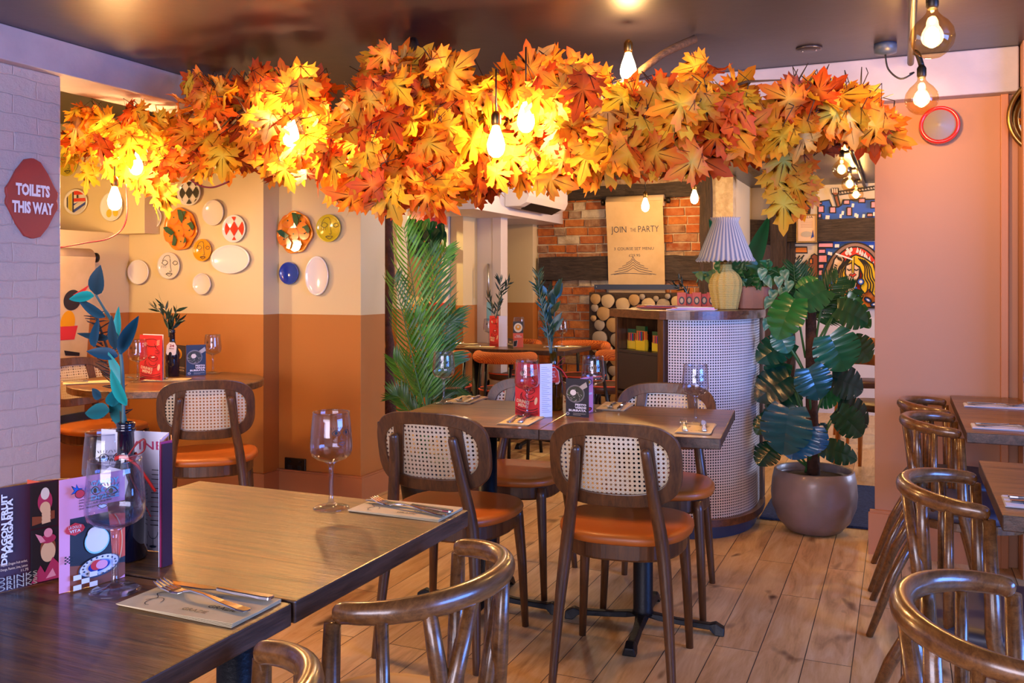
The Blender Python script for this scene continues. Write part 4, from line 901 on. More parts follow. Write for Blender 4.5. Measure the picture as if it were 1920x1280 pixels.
# rear table
t, w = card('drinks_menu', 'tall red drinks menu on the rear table', 'menu', T(918, 649), T(935, 650), .24, 'red', art_red)
m = MB(); m.M = Matrix.Translation((w / 2, 0, 0)) @ Matrix.Rotation(math.radians(60), 4, 'Z'); m.bb((0, -.0006, 0), (.07, .0006, .24), M['lilac']); m.build('inner_page', t)
def art_orange(sh, w, h):
    sh.rect(0, 0, w, h, M['coral']); sh.rect(0, .55 * h, w, h, M['charcoal']); sh.ell(.5 * w, .76 * h, .42 * w, .18 * h, M['offwhite']); sh.ell(.5 * w, .77 * h, .28 * w, .11 * h, M['ochre_glaze']); sh.ell(.5 * w, .79 * h, .12 * w, .05 * h, M['cream_glaze'])
    sh.text('POLLO', .5 * w, .44 * h, .06 * h, M['white'], .03, 'C', width=.4 * w); sh.text('AL FORNO', .5 * w, .38 * h, .06 * h, M['white'], .03, 'C', width=.7 * w); sh.poly([(.02 * w, .02 * h), (.35 * w, .04 * h), (.45 * w, .27 * h), (.05 * w, .24 * h)], M['black_print'], .003, M['white'])
card('food_card', 'orange card with a round dish on the rear table', 'card', T(962, 651), T(981, 651), .20, 'coral', art_orange)
card('food_card', 'small black card standing before the rear table bottle', 'card', T(952, 652), T(962, 654), .075, 'charcoal', lambda sh, w, h: (sh.text('LA', .5 * w, .6 * h, .2 * h, M['peach'], .02, 'C', width=.4 * w), sh.text('DOLCE', .5 * w, .35 * h, .2 * h, M['peach'], .02, 'C', width=.8 * w)))
# nearest table: pink card
def art_candy(sh, w, h):
    K = M['black_print']
    sh.rect(0, 0, w, h, M['pink']); sh.rect(.155 * w, .22 * h, w, .64 * h, M['charcoal']); sh.poly([(.155 * w, .22 * h), (w, .22 * h), (w, .12 * h), (.155 * w, .10 * h)], M['charcoal'])
    sh.poly([(.155 * w, .0), (w * .9, .0), (w, .03 * h), (w, .14 * h), (.155 * w, .22 * h)], M['m_brown'])
    sh.poly([(.72 * w, .72 * h), (w, .72 * h), (w, .20 * h), (.80 * w, .18 * h), (.76 * w, .5 * h)], M['coral']); sh.poly([(.72 * w, .72 * h), (w, .72 * h), (w, .6 * h), (.74 * w, .62 * h)], M['m_brown'])
    for k, tx in enumerate(('CANDY', 'FLOSS', 'DOLCE')): sh.text(tx, .90 * w, (.90 - .065 * k) * h, .066 * h, M['skyblue'], .05, 'R', width=.44 * w)
    for k, tx in enumerate(('Lemon cotton & wild strawberry gelato', 'Wild red cotton fresh strawberries', 'Red cotton fluffy candy floss', 'Strawberry pieces')): sh.text(tx, .28 * w, (.845 - .026 * k - .06) * h, .024 * h, K, .01, 'L', .05, width=(.62, .56, .5, .3)[k] * w, shear=.3)
    sh.poly([(x * .15 * w + .22 * w, y * .058 * h + .545 * h) for x, y in ((-1, 0), (-.8, .5), (-.3, .8), (0, 1), (.3, .8), (.8, .5), (1, 0), (.8, -.5), (.3, -.8), (0, -1), (-.3, -.8), (-.8, -.5))], M['red'])
    sh.text('LA DOLCE', .22 * w, .553 * h, .034 * h, M['white'], .01, 'C', width=.19 * w); sh.text('VITA', .22 * w, .517 * h, .036 * h, M['white'], .03, 'C', width=.17 * w)
    sh.ell(.55 * w, .40 * h, .19 * w, .115 * h, M['skyblue']); sh.ell(.55 * w, .405 * h, .175 * w, .105 * h, M['white']); sh.ell(.50 * w, .47 * h, .10 * w, .06 * h, M['white'])
    sh.arc(.72 * w, .36 * h, .22 * w, .28 * h, -1.2, 1.1, .0014, M['kraft'])
    sh.ell(.58 * w, .17 * h, .32 * w, .095 * h, M['slate'], rot=.12); sh.ell(.58 * w, .175 * h, .30 * w, .085 * h, M['white'], rot=.12)
    for k in range(18): a = k * 2 * PI / 18; sh.ell((.58 + .255 * math.cos(a)) * w, (.175 + .075 * math.sin(a)) * h, .016 * w, .009 * h, M['slate'], 8)
    sh.ell(.56 * w, .18 * h, .17 * w, .05 * h, M['cobalt'], rot=.1); sh.ell(.52 * w, .19 * h, .09 * w, .045 * h, M['red']); sh.ell(.60 * w, .185 * h, .09 * w, .04 * h, M['pink'])
    for a in range(4):
        for b in range(5):
            if (a + b) % 2 == 0: sh.rect((.04 + .028 * a) * w, (.26 + .0135 * b) * h, (.068 + .028 * a) * w, (.2735 + .0135 * b) * h, K)
    for a in range(3):
        for b in range(3):
            if (a + b) % 2 == 0: sh.rect((.16 + .12 * a) * w, (.01 + .045 * b) * h, (.28 + .12 * a) * w, (.055 + .045 * b) * h, M['white'])
    sh.poly([(.13 * w, .945 * h), (.17 * w, .90 * h), (.12 * w, .87 * h), (.20 * w, .88 * h), (.24 * w, .85 * h), (.24 * w, .89 * h), (.29 * w, .91 * h), (.23 * w, .915 * h), (.2 * w, .955 * h), (.19 * w, .92 * h)], M['m_blue'], .001, K); sh.ell(.25 * w, .865 * h, .07 * w, .038 * h, M['red'], line=.001, lm=K)
card('dessert_card', 'pink candy floss dolce card in front of the nearest bottle', 'card', wz(111, 1114, .75), wz(234, 1082, .75), .182, 'pink', art_candy)
def art_drinks(sh, w, h):
    sh.rect(0, 0, w, h, M['maroon']); sh.rect(.67 * w, .55 * h, .985 * w, .985 * h, M['charcoal']); sh.ell(.84 * w, .80 * h, .085 * w, .11 * h, M['hotpink']); sh.ell(.84 * w, .88 * h, .05 * w, .06 * h, M['white']); sh.ell(.84 * w, .74 * h, .06 * w, .06 * h, M['peach']); sh.poly([(.69 * w, .58 * h), (.95 * w, .62 * h), (.95 * w, .70 * h), (.88 * w, .70 * h), (.80 * w, .66 * h), (.69 * w, .67 * h)], M['m_brown'])
    for k in range(4): sh.stroke([(.80 * w, (.60 + .035 * k) * h), (.90 * w, (.61 + .035 * k) * h)], .006, M['peach'])
    sh.rect(.67 * w, .02 * h, w, .54 * h, M['charcoal']); sh.ell(.87 * w, .33 * h, .09 * w, .13 * h, M['m_brown']); sh.ell(.87 * w, .30 * h, .085 * w, .10 * h, M['peach']); sh.ell(.87 * w, .43 * h, .09 * w, .045 * h, M['hotpink']); sh.ell(.87 * w, .49 * h, .05 * w, .045 * h, M['pink'])
    sh.poly([(.72 * w, .50 * h), (.79 * w, .47 * h), (.84 * w, .41 * h), (.78 * w, .40 * h)], M['pink']); sh.poly([(.67 * w, .02 * h), (.78 * w, .18 * h), (.83 * w, .10 * h), (.92 * w, .24 * h), (w, .16 * h), (w, .02 * h)], M['hotpink']); sh.poly([(.84 * w, .04 * h), (.92 * w, .13 * h), (.96 * w, .05 * h)], M['pink'])
    sh.text('DRAGON FRUIT', .405 * w, .26 * h, .012, M['white'], .04, 'L', HP, width=.68 * h); sh.text('MARGARITA', .465 * w, .37 * h, .012, M['white'], .04, 'L', HP, width=.52 * h)
    for k, tx in enumerate(('Tequila, Dragon fruit sorbet,', 'Orange, Passion, Lime, Lemon')): sh.text(tx, .33 * w, (.25 - .045 * k) * h, .034 * h, M['peach'], .01, 'L', width=.30 * w)
    sh.text('11.75', .64 * w, .165 * h, .034 * h, M['peach'], .01, 'R')
    for k in range(3): sh.text('DRINKS', .30 * w, (.105 - .044 * k) * h, .058 * h, M['grey_glaze'], .0, 'L', width=.44 * w)
a = wz(110, 1086, .75); b = wz(-60, 1125, .75)
card('drinks_card', 'dark maroon dragon fruit margarita card at the left edge', 'card', b, a, .168, 'maroon', art_drinks)
t, w = card('drinks_card', 'sliver of a red card behind the maroon drinks card', 'card', a + Vector((-.10, .02, 0)), a + Vector((.010, .006, 0)), .155, 'coral')
# wine list, folded
def art_wine(sh, w, h):
    sh.rect(.0, .0, w, h, M['lilac']); sh.text('WINE', .30 * w, .84 * h, .10 * h, M['hotpink'], .01, 'L', .03, width=.62 * w); sh.text('WHITE', .07 * w, .73 * h, .035 * h, M['black_print'], .03, 'L', width=.25 * w)
    for k in range(13):
        y = (.68 - .038 * k) * h
        if k in (3, 7, 10): sh.stroke([(.05 * w, y), (.95 * w, y)], .0006, M['hotpink'])
        else: sh.stroke([(.07 * w, y), ((.3 + .1 * (k % 3)) * w, y)], .0013, M['black_print']); sh.stroke([(.76 * w, y), (.93 * w, y)], .0013, M['black_print'])
    sh.arc(.80 * w, .17 * h, .07 * w, .06 * h, PI, 2 * PI, .001, M['slate']); sh.stroke([(.80 * w, .12 * h), (.80 * w, .05 * h)], .001, M['slate']); sh.ell(.80 * w, .045 * h, .05 * w, .01 * h, M['slate'])
w1, w2, w3 = wz(316, 1036, .75), wz(298, 1064, .75), wz(322, 1057, .75); wa = wz(190, 1024, .75)
t, w = card('wine_list', 'open wine list with pink covers behind the teal leaf bottle', 'menu', wa, w1, .222, 'lilac', art_wine)
inv = (Matrix.Translation(t.location) @ Matrix.Rotation(t.rotation_euler.z, 4, 'Z')).inverted()
for p_, q_, mt, hh in ((w2, w1, 'lilac', .222), (w2 + Vector((.003, 0, 0)), w3, 'hotpink', .220), (w2 + Vector((.006, .001, 0)), w3 + Vector((.004, -.003, 0)), 'maroon', .216), (w3, w1 + Vector((.006, 0, 0)), 'coral', .218)):
    p_ = inv @ Vector((p_.x, p_.y, t.location.z)); q_ = inv @ Vector((q_.x, q_.y, t.location.z)); dd_ = q_ - p_
    m = MB(); m.M = Matrix.Translation((p_.x, p_.y, 0)) @ Matrix.Rotation(math.atan2(dd_.y, dd_.x), 4, 'Z'); m.bb((0, -.0006, 0), (dd_.length, .0006, hh), M[mt]); m.build('page', t)
# ================= plates on the wall =================
def plate(px, py, a, b, ywall, base, label, art=None, wob=0, rim=None):
    """px radii a, b at the wall"""
    p = wy(px, py, ywall); q = wy(px + a, py, ywall); ra = abs(q.x - p.x) * 1.0; rb = abs(wy(px, py - b, ywall).z - p.z)
    t = thing('wall_plate', label, 'plate', (p.x, ywall - .004, p.z)); m = MB(); n = 48; vs = []
    prof = [(.55, 0), (.9, .008), (1.0, .019), (.985, .0235), (.90, .019), (.78, .0135), (.02, .012)]
    for s_, dp in prof:
        for i in range(n):
            th = 2 * PI * i / n; w_ = 1 + (wob * math.cos(7 * th + 1) + wob * .5 * math.cos(4 * th)) if wob else 1
            vs.append((ra * s_ * w_ * math.cos(th), -dp, rb * s_ * w_ * math.sin(th)))
    fs = [(i * n + j, i * n + (j + 1) % n, (i + 1) * n + (j + 1) % n, (i + 1) * n + j) for i in range(len(prof) - 1) for j in range(n)] + [tuple(6 * n + j for j in range(n)), tuple(range(n))]
    m.add(vs, fs, M[base], True); m.build('dish', t)
    if rim:
        m = MB(); m.tube([(ra * .99 * math.cos(2 * PI * i / 40), -.022, rb * .99 * math.sin(2 * PI * i / 40)) for i in range(40)], .0022, M[rim], 6, closed=True); m.build('rim', t)
    if art:
        m = MB(); sh = Sheet(m, (0, -.0142, 0), (1, 0, 0), (0, 0, 1), .0008); sh.clip = (ra, rb); art(sh, ra, rb); m.build('painted_pattern', t, recalc=False)
    return t
def diam(cols, k1, k2, off=0):
    def f(sh, a, b):
        # harlequin diamonds clipped to the dish
        w, h = a * k1 * .72, b * k2 * .72
        for i in range(-5, 6):
            for j in range(-5, 6):
                if i % 2 or j % 2: continue
                cx, cy = i * w / 2 * 1.0, j * h / 2; P = [(cx - w / 2, cy), (cx, cy - h / 2), (cx + w / 2, cy), (cx, cy + h / 2)]; P = clip(P, a * .86, b * .86)
                if len(P) > 2: sh.poly(P, M[cols[(i + 9) % len(cols)]])
    return f
def clip(P, a, b, n=28):
    for k in range(n):
        t = 2 * PI * k / n; nx, ny = math.cos(t) / a, math.sin(t) / b; out = []
        for i in range(len(P)):
            p, q = P[i], P[(i + 1) % len(P)]; dp = p[0] * nx + p[1] * ny - 1; dq = q[0] * nx + q[1] * ny - 1
            if dp <= 0: out.append(p)
            if dp * dq < 0: s_ = dp / (dp - dq); out.append((p[0] + (q[0] - p[0]) * s_, p[1] + (q[1] - p[1]) * s_))
        P = out
        if len(P) < 3: return []
    return P
def face(sh, a, b, w=.0028):
    K = M['black_print']
    sh.stroke([(.1 * a, .55 * b), (.0, .75 * b), (-.35 * a, .7 * b), (-.6 * a, .35 * b)], w, K, 5); sh.stroke([(-.65 * a, .2 * b), (-.4 * a, .42 * b), (-.1 * a, .25 * b), (-.35 * a, .05 * b), (-.65 * a, .2 * b)], w, K, 5)
    sh.stroke([(.12 * a, .5 * b), (.14 * a, .0), (.2 * a, -.42 * b), (.02 * a, -.4 * b)], w, K, 5); sh.stroke([(.35 * a, .2 * b), (.55 * a, .35 * b), (.8 * a, .2 * b), (.55 * a, .05 * b), (.35 * a, .2 * b)], w, K, 5)
    sh.stroke([(-.25 * a, -.62 * b), (-.05 * a, -.54 * b), (.02 * a, -.58 * b), (.12 * a, -.54 * b), (.32 * a, -.62 * b), (.05 * a, -.78 * b), (-.25 * a, -.62 * b)], w, K, 4); sh.stroke([(-.25 * a, -.62 * b), (.32 * a, -.63 * b)], w * .8, K)
    for k in range(3): sh.stroke([((-.55 + .17 * k) * a, .05 * b), ((-.62 + .2 * k) * a, -.15 * b)], w * .8, K)
def art_orange_plate(sh, a, b):
    for cx, cy, r_ in ((-.45, .55, .34), (.3, .5, .32), (-.1, -.1, .36), (.55, -.1, .3), (.05, -.62, .34), (-.6, -.35, .3), (.5, .2, .3)):
        sh.ell(cx * a, cy * b, r_ * a, r_ * b * .9, M['orange_glaze'], 20); sh.ell((cx + .03) * a, (cy + .03) * b, .05 * a, .04 * b, M['green_glaze'], 6); sh.arc(cx * a, cy * b, r_ * a, r_ * b * .9, 0, 6.28, .002, M['coral'], 20)
    for pts in (((-.1, .95), (.15, .9), (.3, .6), (.2, .25), (.0, .5)), ((.2, .85), (.45, .85), (.35, .6)), ((-.95, .1), (-.7, .15), (-.25, -.15), (-.45, -.3), (-.8, -.1)), ((-.3, -.2), (-.1, -.5), (-.2, -.8), (-.4, -.75)), ((.55, .25), (.8, .35), (.95, .1), (.85, -.1)), ((.4, -.35), (.5, -.6), (.3, -.7))):
        sh.poly([(x * a, y * b) for x, y in pts], M['green_glaze'])
PW = 4.326; PC = 4.47; PB = 4.2
plate(147, 379, 22, 24, PB, 'offwhite', 'striped plate in black, yellow, red and blue, far left by the pier', lambda sh, a, b: [sh.poly(P, M[c]) for P, c in ((clip([(-.65 * a, -b), (-.35 * a, -b), (-.35 * a, b), (-.65 * a, b)], a * .86, b * .86), 'yellow_glaze'), (clip([(-.3 * a, -b), (-.18 * a, -b), (-.18 * a, b), (-.3 * a, b)], a * .86, b * .86), 'black_glaze'), (clip([(-.78 * a, -b), (-.68 * a, -b), (-.68 * a, b), (-.78 * a, b)], a * .86, b * .86), 'black_glaze'), (clip([(-.15 * a, .55 * b), (a, .55 * b), (a, .85 * b), (-.15 * a, .85 * b)], a * .86, b * .86), 'red_glaze'), (clip([(-.15 * a, .02 * b), (a, .02 * b), (a, .28 * b), (-.15 * a, .28 * b)], a * .86, b * .86), 'red_glaze'), (clip([(.1 * a, .3 * b), (.25 * a, .3 * b), (.25 * a, .55 * b), (.1 * a, .55 * b)], a * .86, b * .86), 'black_glaze'), (clip([(-.15 * a, -.6 * b), (.9 * a, .0 * b), (.9 * a, -.2 * b), (-.15 * a, -.85 * b)], a * .86, b * .86), 'cobalt'), (clip([(-.15 * a, -.15 * b), (.3 * a, .0), (-.15 * a, -.3 * b)], a * .86, b * .86), 'cobalt')) if len(P) > 2])
plate(214, 388, 21, 27, PB, 'offwhite', 'oval white plate with two yellow spots behind the hanging bulb', lambda sh, a, b: (sh.ell(-.25 * a, -.45 * b, .24 * a, .28 * b, M['yellow_glaze']), sh.ell(.35 * a, -.4 * b, .24 * a, .28 * b, M['yellow_glaze'])))
plate(131, 306, 20, 25, PB, 'yellow_glaze', 'olive yellow plate with a drawn face, highest at the far left', face)
plate(288, 408, 20, 22, PW, 'offwhite', 'yellow and white harlequin plate left of the oranges plate', diam(['yellow_glaze', 'yellow_glaze', 'grey_glaze'], .9, 1.7))
plate(316, 368, 19, 20, PW, 'yellow_glaze', 'yellow plate with black diamonds tucked under the leaves', diam(['black_glaze'], 1.1, 1.5))
plate(359, 362, 22, 24, PW, 'offwhite', 'black and white harlequin plate under the leaves', diam(['black_glaze'], .85, 1.3))
plate(343, 430, 31, 39, PW, 'orange_glaze', 'lobed plate of oranges and leaves on the alcove wall', art_orange_plate, wob=.035)
plate(404, 399, 20, 24, PW, 'cream_glaze', 'round cream plate between the black and the red harlequin plates')
plate(443, 429, 22, 26, PW, 'offwhite', 'red and white harlequin plate', diam(['red_glaze'], 1.0, 1.5))
plate(384, 469, 17, 21, PW, 'ochre_glaze', 'small orange-yellow plate with a line drawn face', face)
plate(321, 498, 21, 25, PW, 'cream_glaze', 'cream plate with a line drawn face', face)
plate(264, 510, 20, 23, PW, 'offwhite', 'plain white plate lowest at the left')
plate(436, 486, 37, 27, PW, 'offwhite', 'large white oval platter lying sideways')
plate(383, 532, 17, 20, PW, 'cream_glaze', 'small scalloped cream plate, lowest of all', None, wob=.012)
plate(557, 436, 33, 39, PC, 'orange_glaze', 'lobed plate of oranges and leaves on the column', art_orange_plate, wob=.035)
plate(620, 428, 23, 26, PC, 'yellow_glaze', 'olive yellow plate with a line drawn face on the column', face)
plate(546, 512, 18, 21, PC, 'cobalt', 'small cobalt blue plate on the column')
plate(598, 517, 22, 37, PC, 'offwhite', 'tall white oval platter on the column')
# ================= paper rolls =================
def paper_roll(label, o, u, w, h, z0, bar, art, name='paper_roll'):
    """o: wall point under the left end of the roll, u: direction along the wall"""
    u = Vector(u).normalized(); rz = math.atan2(u.y, u.x); t = thing(name, label, 'paper roll', (o[0], o[1], 0), rz)
    m = MB(); m.M = Matrix.Translation((w / 2, -.07, z0 + h)) @ Matrix.Rotation(HP, 4, 'Y'); m.lathe([(.012, -w / 2), (.052, -w / 2), (.052, w / 2), (.012, w / 2)], M['kraft'], n=32); m.build('roll', t)
    m = MB(); m.tube([(-.05, -.07, z0 + h), (w + .05, -.07, z0 + h)], .01, M['dark_bronze'], 10)
    for x in (-.04, w + .04): m.tube([(x - .012, -.07, z0 + h), (x + .012, -.07, z0 + h)], .03, M['dark_bronze'], 14); m.bb((x - .006, -.07, z0 + h - .012), (x + .006, 0, z0 + h + .012), M['dark_bronze'])
    m.build('bracket', t)
    m = MB(); P = [(-.122 + .0, z0 + h - .0), (-.118, z0 + h - .05), (-.06, z0 + h * .5), (-.03, z0 + .06), (-.022, z0)]; n = len(P); vs = []
    P = [(p.x, p.y) for p in spline([(a, b, 0) for a, b in P], 5)]; n = len(P)
    for y, z in P: vs += [(0, y, z), (w, y, z)]
    m.add(vs, [(2 * i, 2 * i + 1, 2 * i + 3, 2 * i + 2) for i in range(n - 1)], M['kraft'], True); m.build('paper', t)
    m = MB(); m.bb((-bar, -.05, z0 + .04), (w + bar, -.035, z0 + .085), M['slate'])
    for x in (-bar + .02, w + bar - .02): m.M = Matrix.Translation((x, -.05, z0 + .0625)) @ Matrix.Rotation(HP, 4, 'X'); m.lathe([(.006, 0), (.006, .003), (1e-5, .003)], M['brushed'], n=12); m.M = None
    m.build('holding_bar', t)
    if art:
        m = MB()
        class S2(Sheet):
            def P(s, p):
                z = p[1]
                for i in range(len(s.pp) - 1):
                    (y0, za), (y1, zb) = s.pp[i], s.pp[i + 1]
                    if min(za, zb) <= z <= max(za, zb): f = (z - za) / (zb - za) if zb != za else 0; return Vector((p[0], y0 + (y1 - y0) * f - .0018 - s.k * .00002, z))
                return Vector((p[0], -.03, z))
        sh = S2(m, (0, 0, 0), (1, 0, 0), (0, 0, 1)); sh.pp = P; art(sh, w, h, z0); m.build('handwriting', t, recalc=False)
    return t
a = wy(1141, 550, BY - .06); b = wy(1247, 550, BY - .06)
def art_party(sh, w, h, z0):
    K = M['slate']; q = 2.4 * w / .5
    sh.text('JOIN', .08 * w, z0 + h * .665, .115 * w * 1.35, K, -.006, 'L', width=.27 * w); sh.text('THE', .42 * w, z0 + h * .67, .05, K, -.006, 'L', width=.10 * w); sh.text('PARTY', .56 * w, z0 + h * .665, .115 * w * 1.35, K, -.006, 'L', width=.36 * w)
    sh.text('3 COURSE SET MENU', .12 * w, z0 + h * .475, .065 * w * 1.1, K, -.006, 'L', width=.7 * w); sh.text('£29.95', .38 * w, z0 + h * .405, .06 * w, K, -.006, 'L', width=.2 * w)
    cx = .45 * w; y0 = z0 + h * .21
    for k in range(5):
        s_ = .05 + .028 * k; yy = z0 + h * (.345 - .03 * k)
        sh.stroke([(cx, yy + .05), (cx - s_ * .4, yy + .015), (cx - s_ * 1.3, yy - .012)], .004, K, 4); sh.stroke([(cx, yy + .05), (cx + s_ * .4, yy + .015), (cx + s_ * 1.3, yy - .012)], .004, K, 4)
    sh.stroke([(cx - .18, y0), (cx - .05, y0 + .012), (cx + .17, y0)], .004, K, 4)
z0 = wy(1200, 551, BY - .08).z; z1 = wy(1200, 377, BY - .1).z
paper_roll('kraft paper roll with join the party writing on the brick wall', (a.x, BY - .03, 0), (1, 0, 0), b.x - a.x, z1 - z0, z0, .13, art_party)
def art_nu(sh, w, h, z0):
    sh.text('Menu', w * .3, z0 + h * .30, .16, M['black_print'], -.004, 'L', width=w * .62)
    sh.ell(w * .72, z0 + h * .62, .05, .07, M['ochre_glaze']); sh.poly([(w * .6, z0 + h * .60), (w * .85, z0 + h * .60), (w * .82, z0 + h * .52), (w * .63, z0 + h * .52)], M['red']); sh.ell(w * .75, z0 + h * .75, .06, .06, M['charcoal']); sh.poly([(w * .75, z0 + h * .78), (w * .95, z0 + h * .84), (w * .85, z0 + h * .76)], M['red']); sh.poly([(w * .7, z0 + h * .46), (w * .9, z0 + h * .44), (w * .9, z0 + h * .42), (w * .72, z0 + h * .43)], M['black_print'])
ya, yb_2 = 3.05, 4.02
paper_roll('kraft paper roll with drawings on the alcove wall, half behind the pier', (-4.495, 3.40, 0), (0, 1, 0), .55, 1.0, .40, .14, art_nu, 'paper_roll')
# ================= firewood wall =================
LG = 'cut log ends packed around the counter'
r = random.Random(21); placed = []
def try_log(px, py, rp):
    for (x, y, q) in placed:
        if math.hypot(x - px, y - py) < (q + rp) * .94: return False
    placed.append((px, py, rp)); return True
for it in range(9000):
    rp = (14, 13, 11, 9, 7.5, 5.5)[min(5, it // 1500)] * (.92 + .16 * r.random())
    if r.random() < .55: px, py = r.uniform(1112, 1160), r.uniform(560, 770)
    else: px, py = r.uniform(1112, 1275), r.uniform(553, 590)
    if px - rp < 1107 or py - rp < 549: continue
    try_log(px, py, rp)
LY = BY - .10
m = MB(); a = wy(1106, 548, LY + .05); b = wy(1290, 760, LY + .05); m.bb((a.x, LY + .03, 0), (b.x, BY + .02, a.z), M['logbark']); struct('trim_21', m)
log0 = None
for i, (px, py, rp) in enumerate(placed[:110]):
    p = wy(px, py, LY); R = wy(px + rp, py, LY).x - p.x
    if i < 3:
        t = thing('log', 'round cut log end in the stacked log wall behind the counter', 'log', (p.x, LY, p.z), 0, LG)
        m = MB(); m.M = Matrix.Rotation(HP, 4, 'X'); n = 20; out = [((1 + .035 * math.sin(3 * a_) + .02 * math.cos(5 * a_ + i)) * math.cos(a_), (1 + .035 * math.sin(3 * a_) + .02 * math.cos(5 * a_ + i)) * math.sin(a_)) for a_ in [2 * PI * k / n for k in range(n)]]
        m.layers(out, [(1, -1.2), (1, -.05), (.96, 0)], M['logbark'], True); m.build('bark', t); m = MB(); m.M = Matrix.Rotation(HP, 4, 'X'); m.layers(out, [(.95, 0), (.93, .08), (.05, .10)], M['logend%d' % i], True); m.build('cut_end', t)
        t.scale = (R, .04, R); log0 = (log0 or []) + [t]
    else:
        t = dup(log0[r.randrange(3)], (p.x, LY - r.random() * .02, p.z), 0, 'round cut log end in the stacked log wall behind the counter', LG); t.scale = (R, .04, R)
# ================= air conditioner =================
xa = -2.92; ya, yb3 = 6.3, 7.9; t = thing('air_conditioner', 'white wall air conditioner above the door, partly under the leaves', 'air conditioner', (xa, 7.1, 1.86))
m = MB(); P = [(0, 0), (.13, .0), (.19, .03), (.215, .08), (.215, .27), (.19, .30), (0, .30)]; m.M = Matrix.Rotation(HP, 4, 'X'); m.prism(P, -.45, .45, M['white_paint']); m.build('casing', t, .008)
for k in range(4): m = MB(); m.box((.10 + .028 * k, 0, .003 + .012 * k - .012), (.012, .66, .004), M['grey_glaze'], (0, -.4, 0)); m.build('louvre', t)
m = MB(); m.box((.145, 0, .007), (.10, .70, .006), M['black'], (0, -.45, 0)); m.build('outlet_slot', t)
# ================= counter =================
def arcpts(c, r_, a0, a1, n=18): return [(c[0] + r_ * math.cos(a0 + (a1 - a0) * i / n), c[1] + r_ * math.sin(a0 + (a1 - a0) * i / n)) for i in range(n + 1)]
E_ = (-1.075, 4.39); A_ = (-1.405, 4.665); cc_ = (-1.02, 4.72)
curve = [E_] + [(p.x, p.y) for p in spline([(-1.05, 4.385, 0), (-.93, 4.40, 0), (-.80, 4.49, 0), (-.72, 4.63, 0), (-.69, 4.80, 0), (-.70, 5.02, 0)], 8)]
t = thing('host_counter', 'curved host counter with white cane front and dark open shelves', 'counter', (0, 0, 0))
full = [A_] + curve + [(-1.14, 5.08)]
m = MB(); vs = []; uv = []; L = 0; pv = None
for x, y in curve[1:]:
    if pv: L += math.hypot(x - pv[0], y - pv[1])
    pv = (x, y); vs += [(x, y, .10), (x, y, 1.07)]; uv += [(L, .10), (L, 1.07)]
n = len(curve) - 1; m.add(vs, [(2 * i, 2 * i + 2, 2 * i + 3, 2 * i + 1) for i in range(n - 1)], M['cane_panel'], True, uv); m.build('cane_front', t, recalc=False)
m = MB(); vs = []
for x, y in curve[1:]: q = Vector((x - cc_[0], y - cc_[1])).normalized() * .02; vs += [(x - q.x, y - q.y, .10), (x - q.x, y - q.y, 1.07)]
m.add(vs, [(2 * i, 2 * i + 2, 2 * i + 3, 2 * i + 1) for i in range(n - 1)], M['charcoal'], True); m.build('inner_shell', t)
def offs(o, d):
    c = Vector((sum(p[0] for p in o) / len(o), sum(p[1] for p in o) / len(o))); out = []
    for i in range(len(o)):
        a, b, c_ = Vector(o[i - 1]), Vector(o[i]), Vector(o[(i + 1) % len(o)]); n1 = Vector(((b - a).y, -(b - a).x)).normalized(); n2 = Vector(((c_ - b).y, -(c_ - b).x)).normalized(); nn = (n1 + n2); nn = nn.normalized() if nn.length > 1e-6 else n1; out.append((b.x + nn.x * d, b.y + nn.y * d))
    return out
top = offs(full, .03)
m = MB(); m.prism(top, 1.07, 1.112, M['walnut_x']); m.build('countertop', t, .004)
m = MB(); m.prism(offs(full, .028), .065, .10, M['walnut_x']); m.build('base_moulding', t, .004)
m = MB(); m.prism(offs(full, -.01), 0, .065, M['slate']); m.build('plinth', t)
u = Vector((E_[0] - A_[0], E_[1] - A_[1], 0)).normalized(); vv = Vector((-u.y, u.x, 0)); A3 = Vector((A_[0], A_[1], 0)); Lb = (Vector((E_[0], E_[1], 0)) - A3).length
RB = Matrix.Translation(A3) @ Matrix.Rotation(math.atan2(u.y, u.x), 4, 'Z')
def cbox(nm, a, b, mt): m = MB(); m.M = RB; m.bb(a, b, M[mt]); m.build(nm, t, .002)
cbox('side_panel', (0, 0, .1), (.022, .34, 1.07), 'walnut'); cbox('side_panel', (Lb - .05, 0, .1), (Lb, .34, 1.07), 'walnut'); cbox('back_panel', (.022, .32, .1), (Lb - .05, .34, 1.07), 'charcoal')
cbox('shelf', (.022, .0, .885), (Lb - .05, .32, .90), 'charcoal'); cbox('shelf', (.022, .0, .665), (Lb - .05, .32, .68), 'charcoal'); cbox('drawer_front', (.022, .004, .69), (Lb - .05, .02, .884), 'charcoal'); cbox('shelf', (.022, 0, .40), (Lb - .05, .32, .415), 'charcoal')
m = MB(); m.bb((-.715, 4.98, .1), (-.68, 5.06, 1.07), M['walnut']); m.build('corner_post', t)
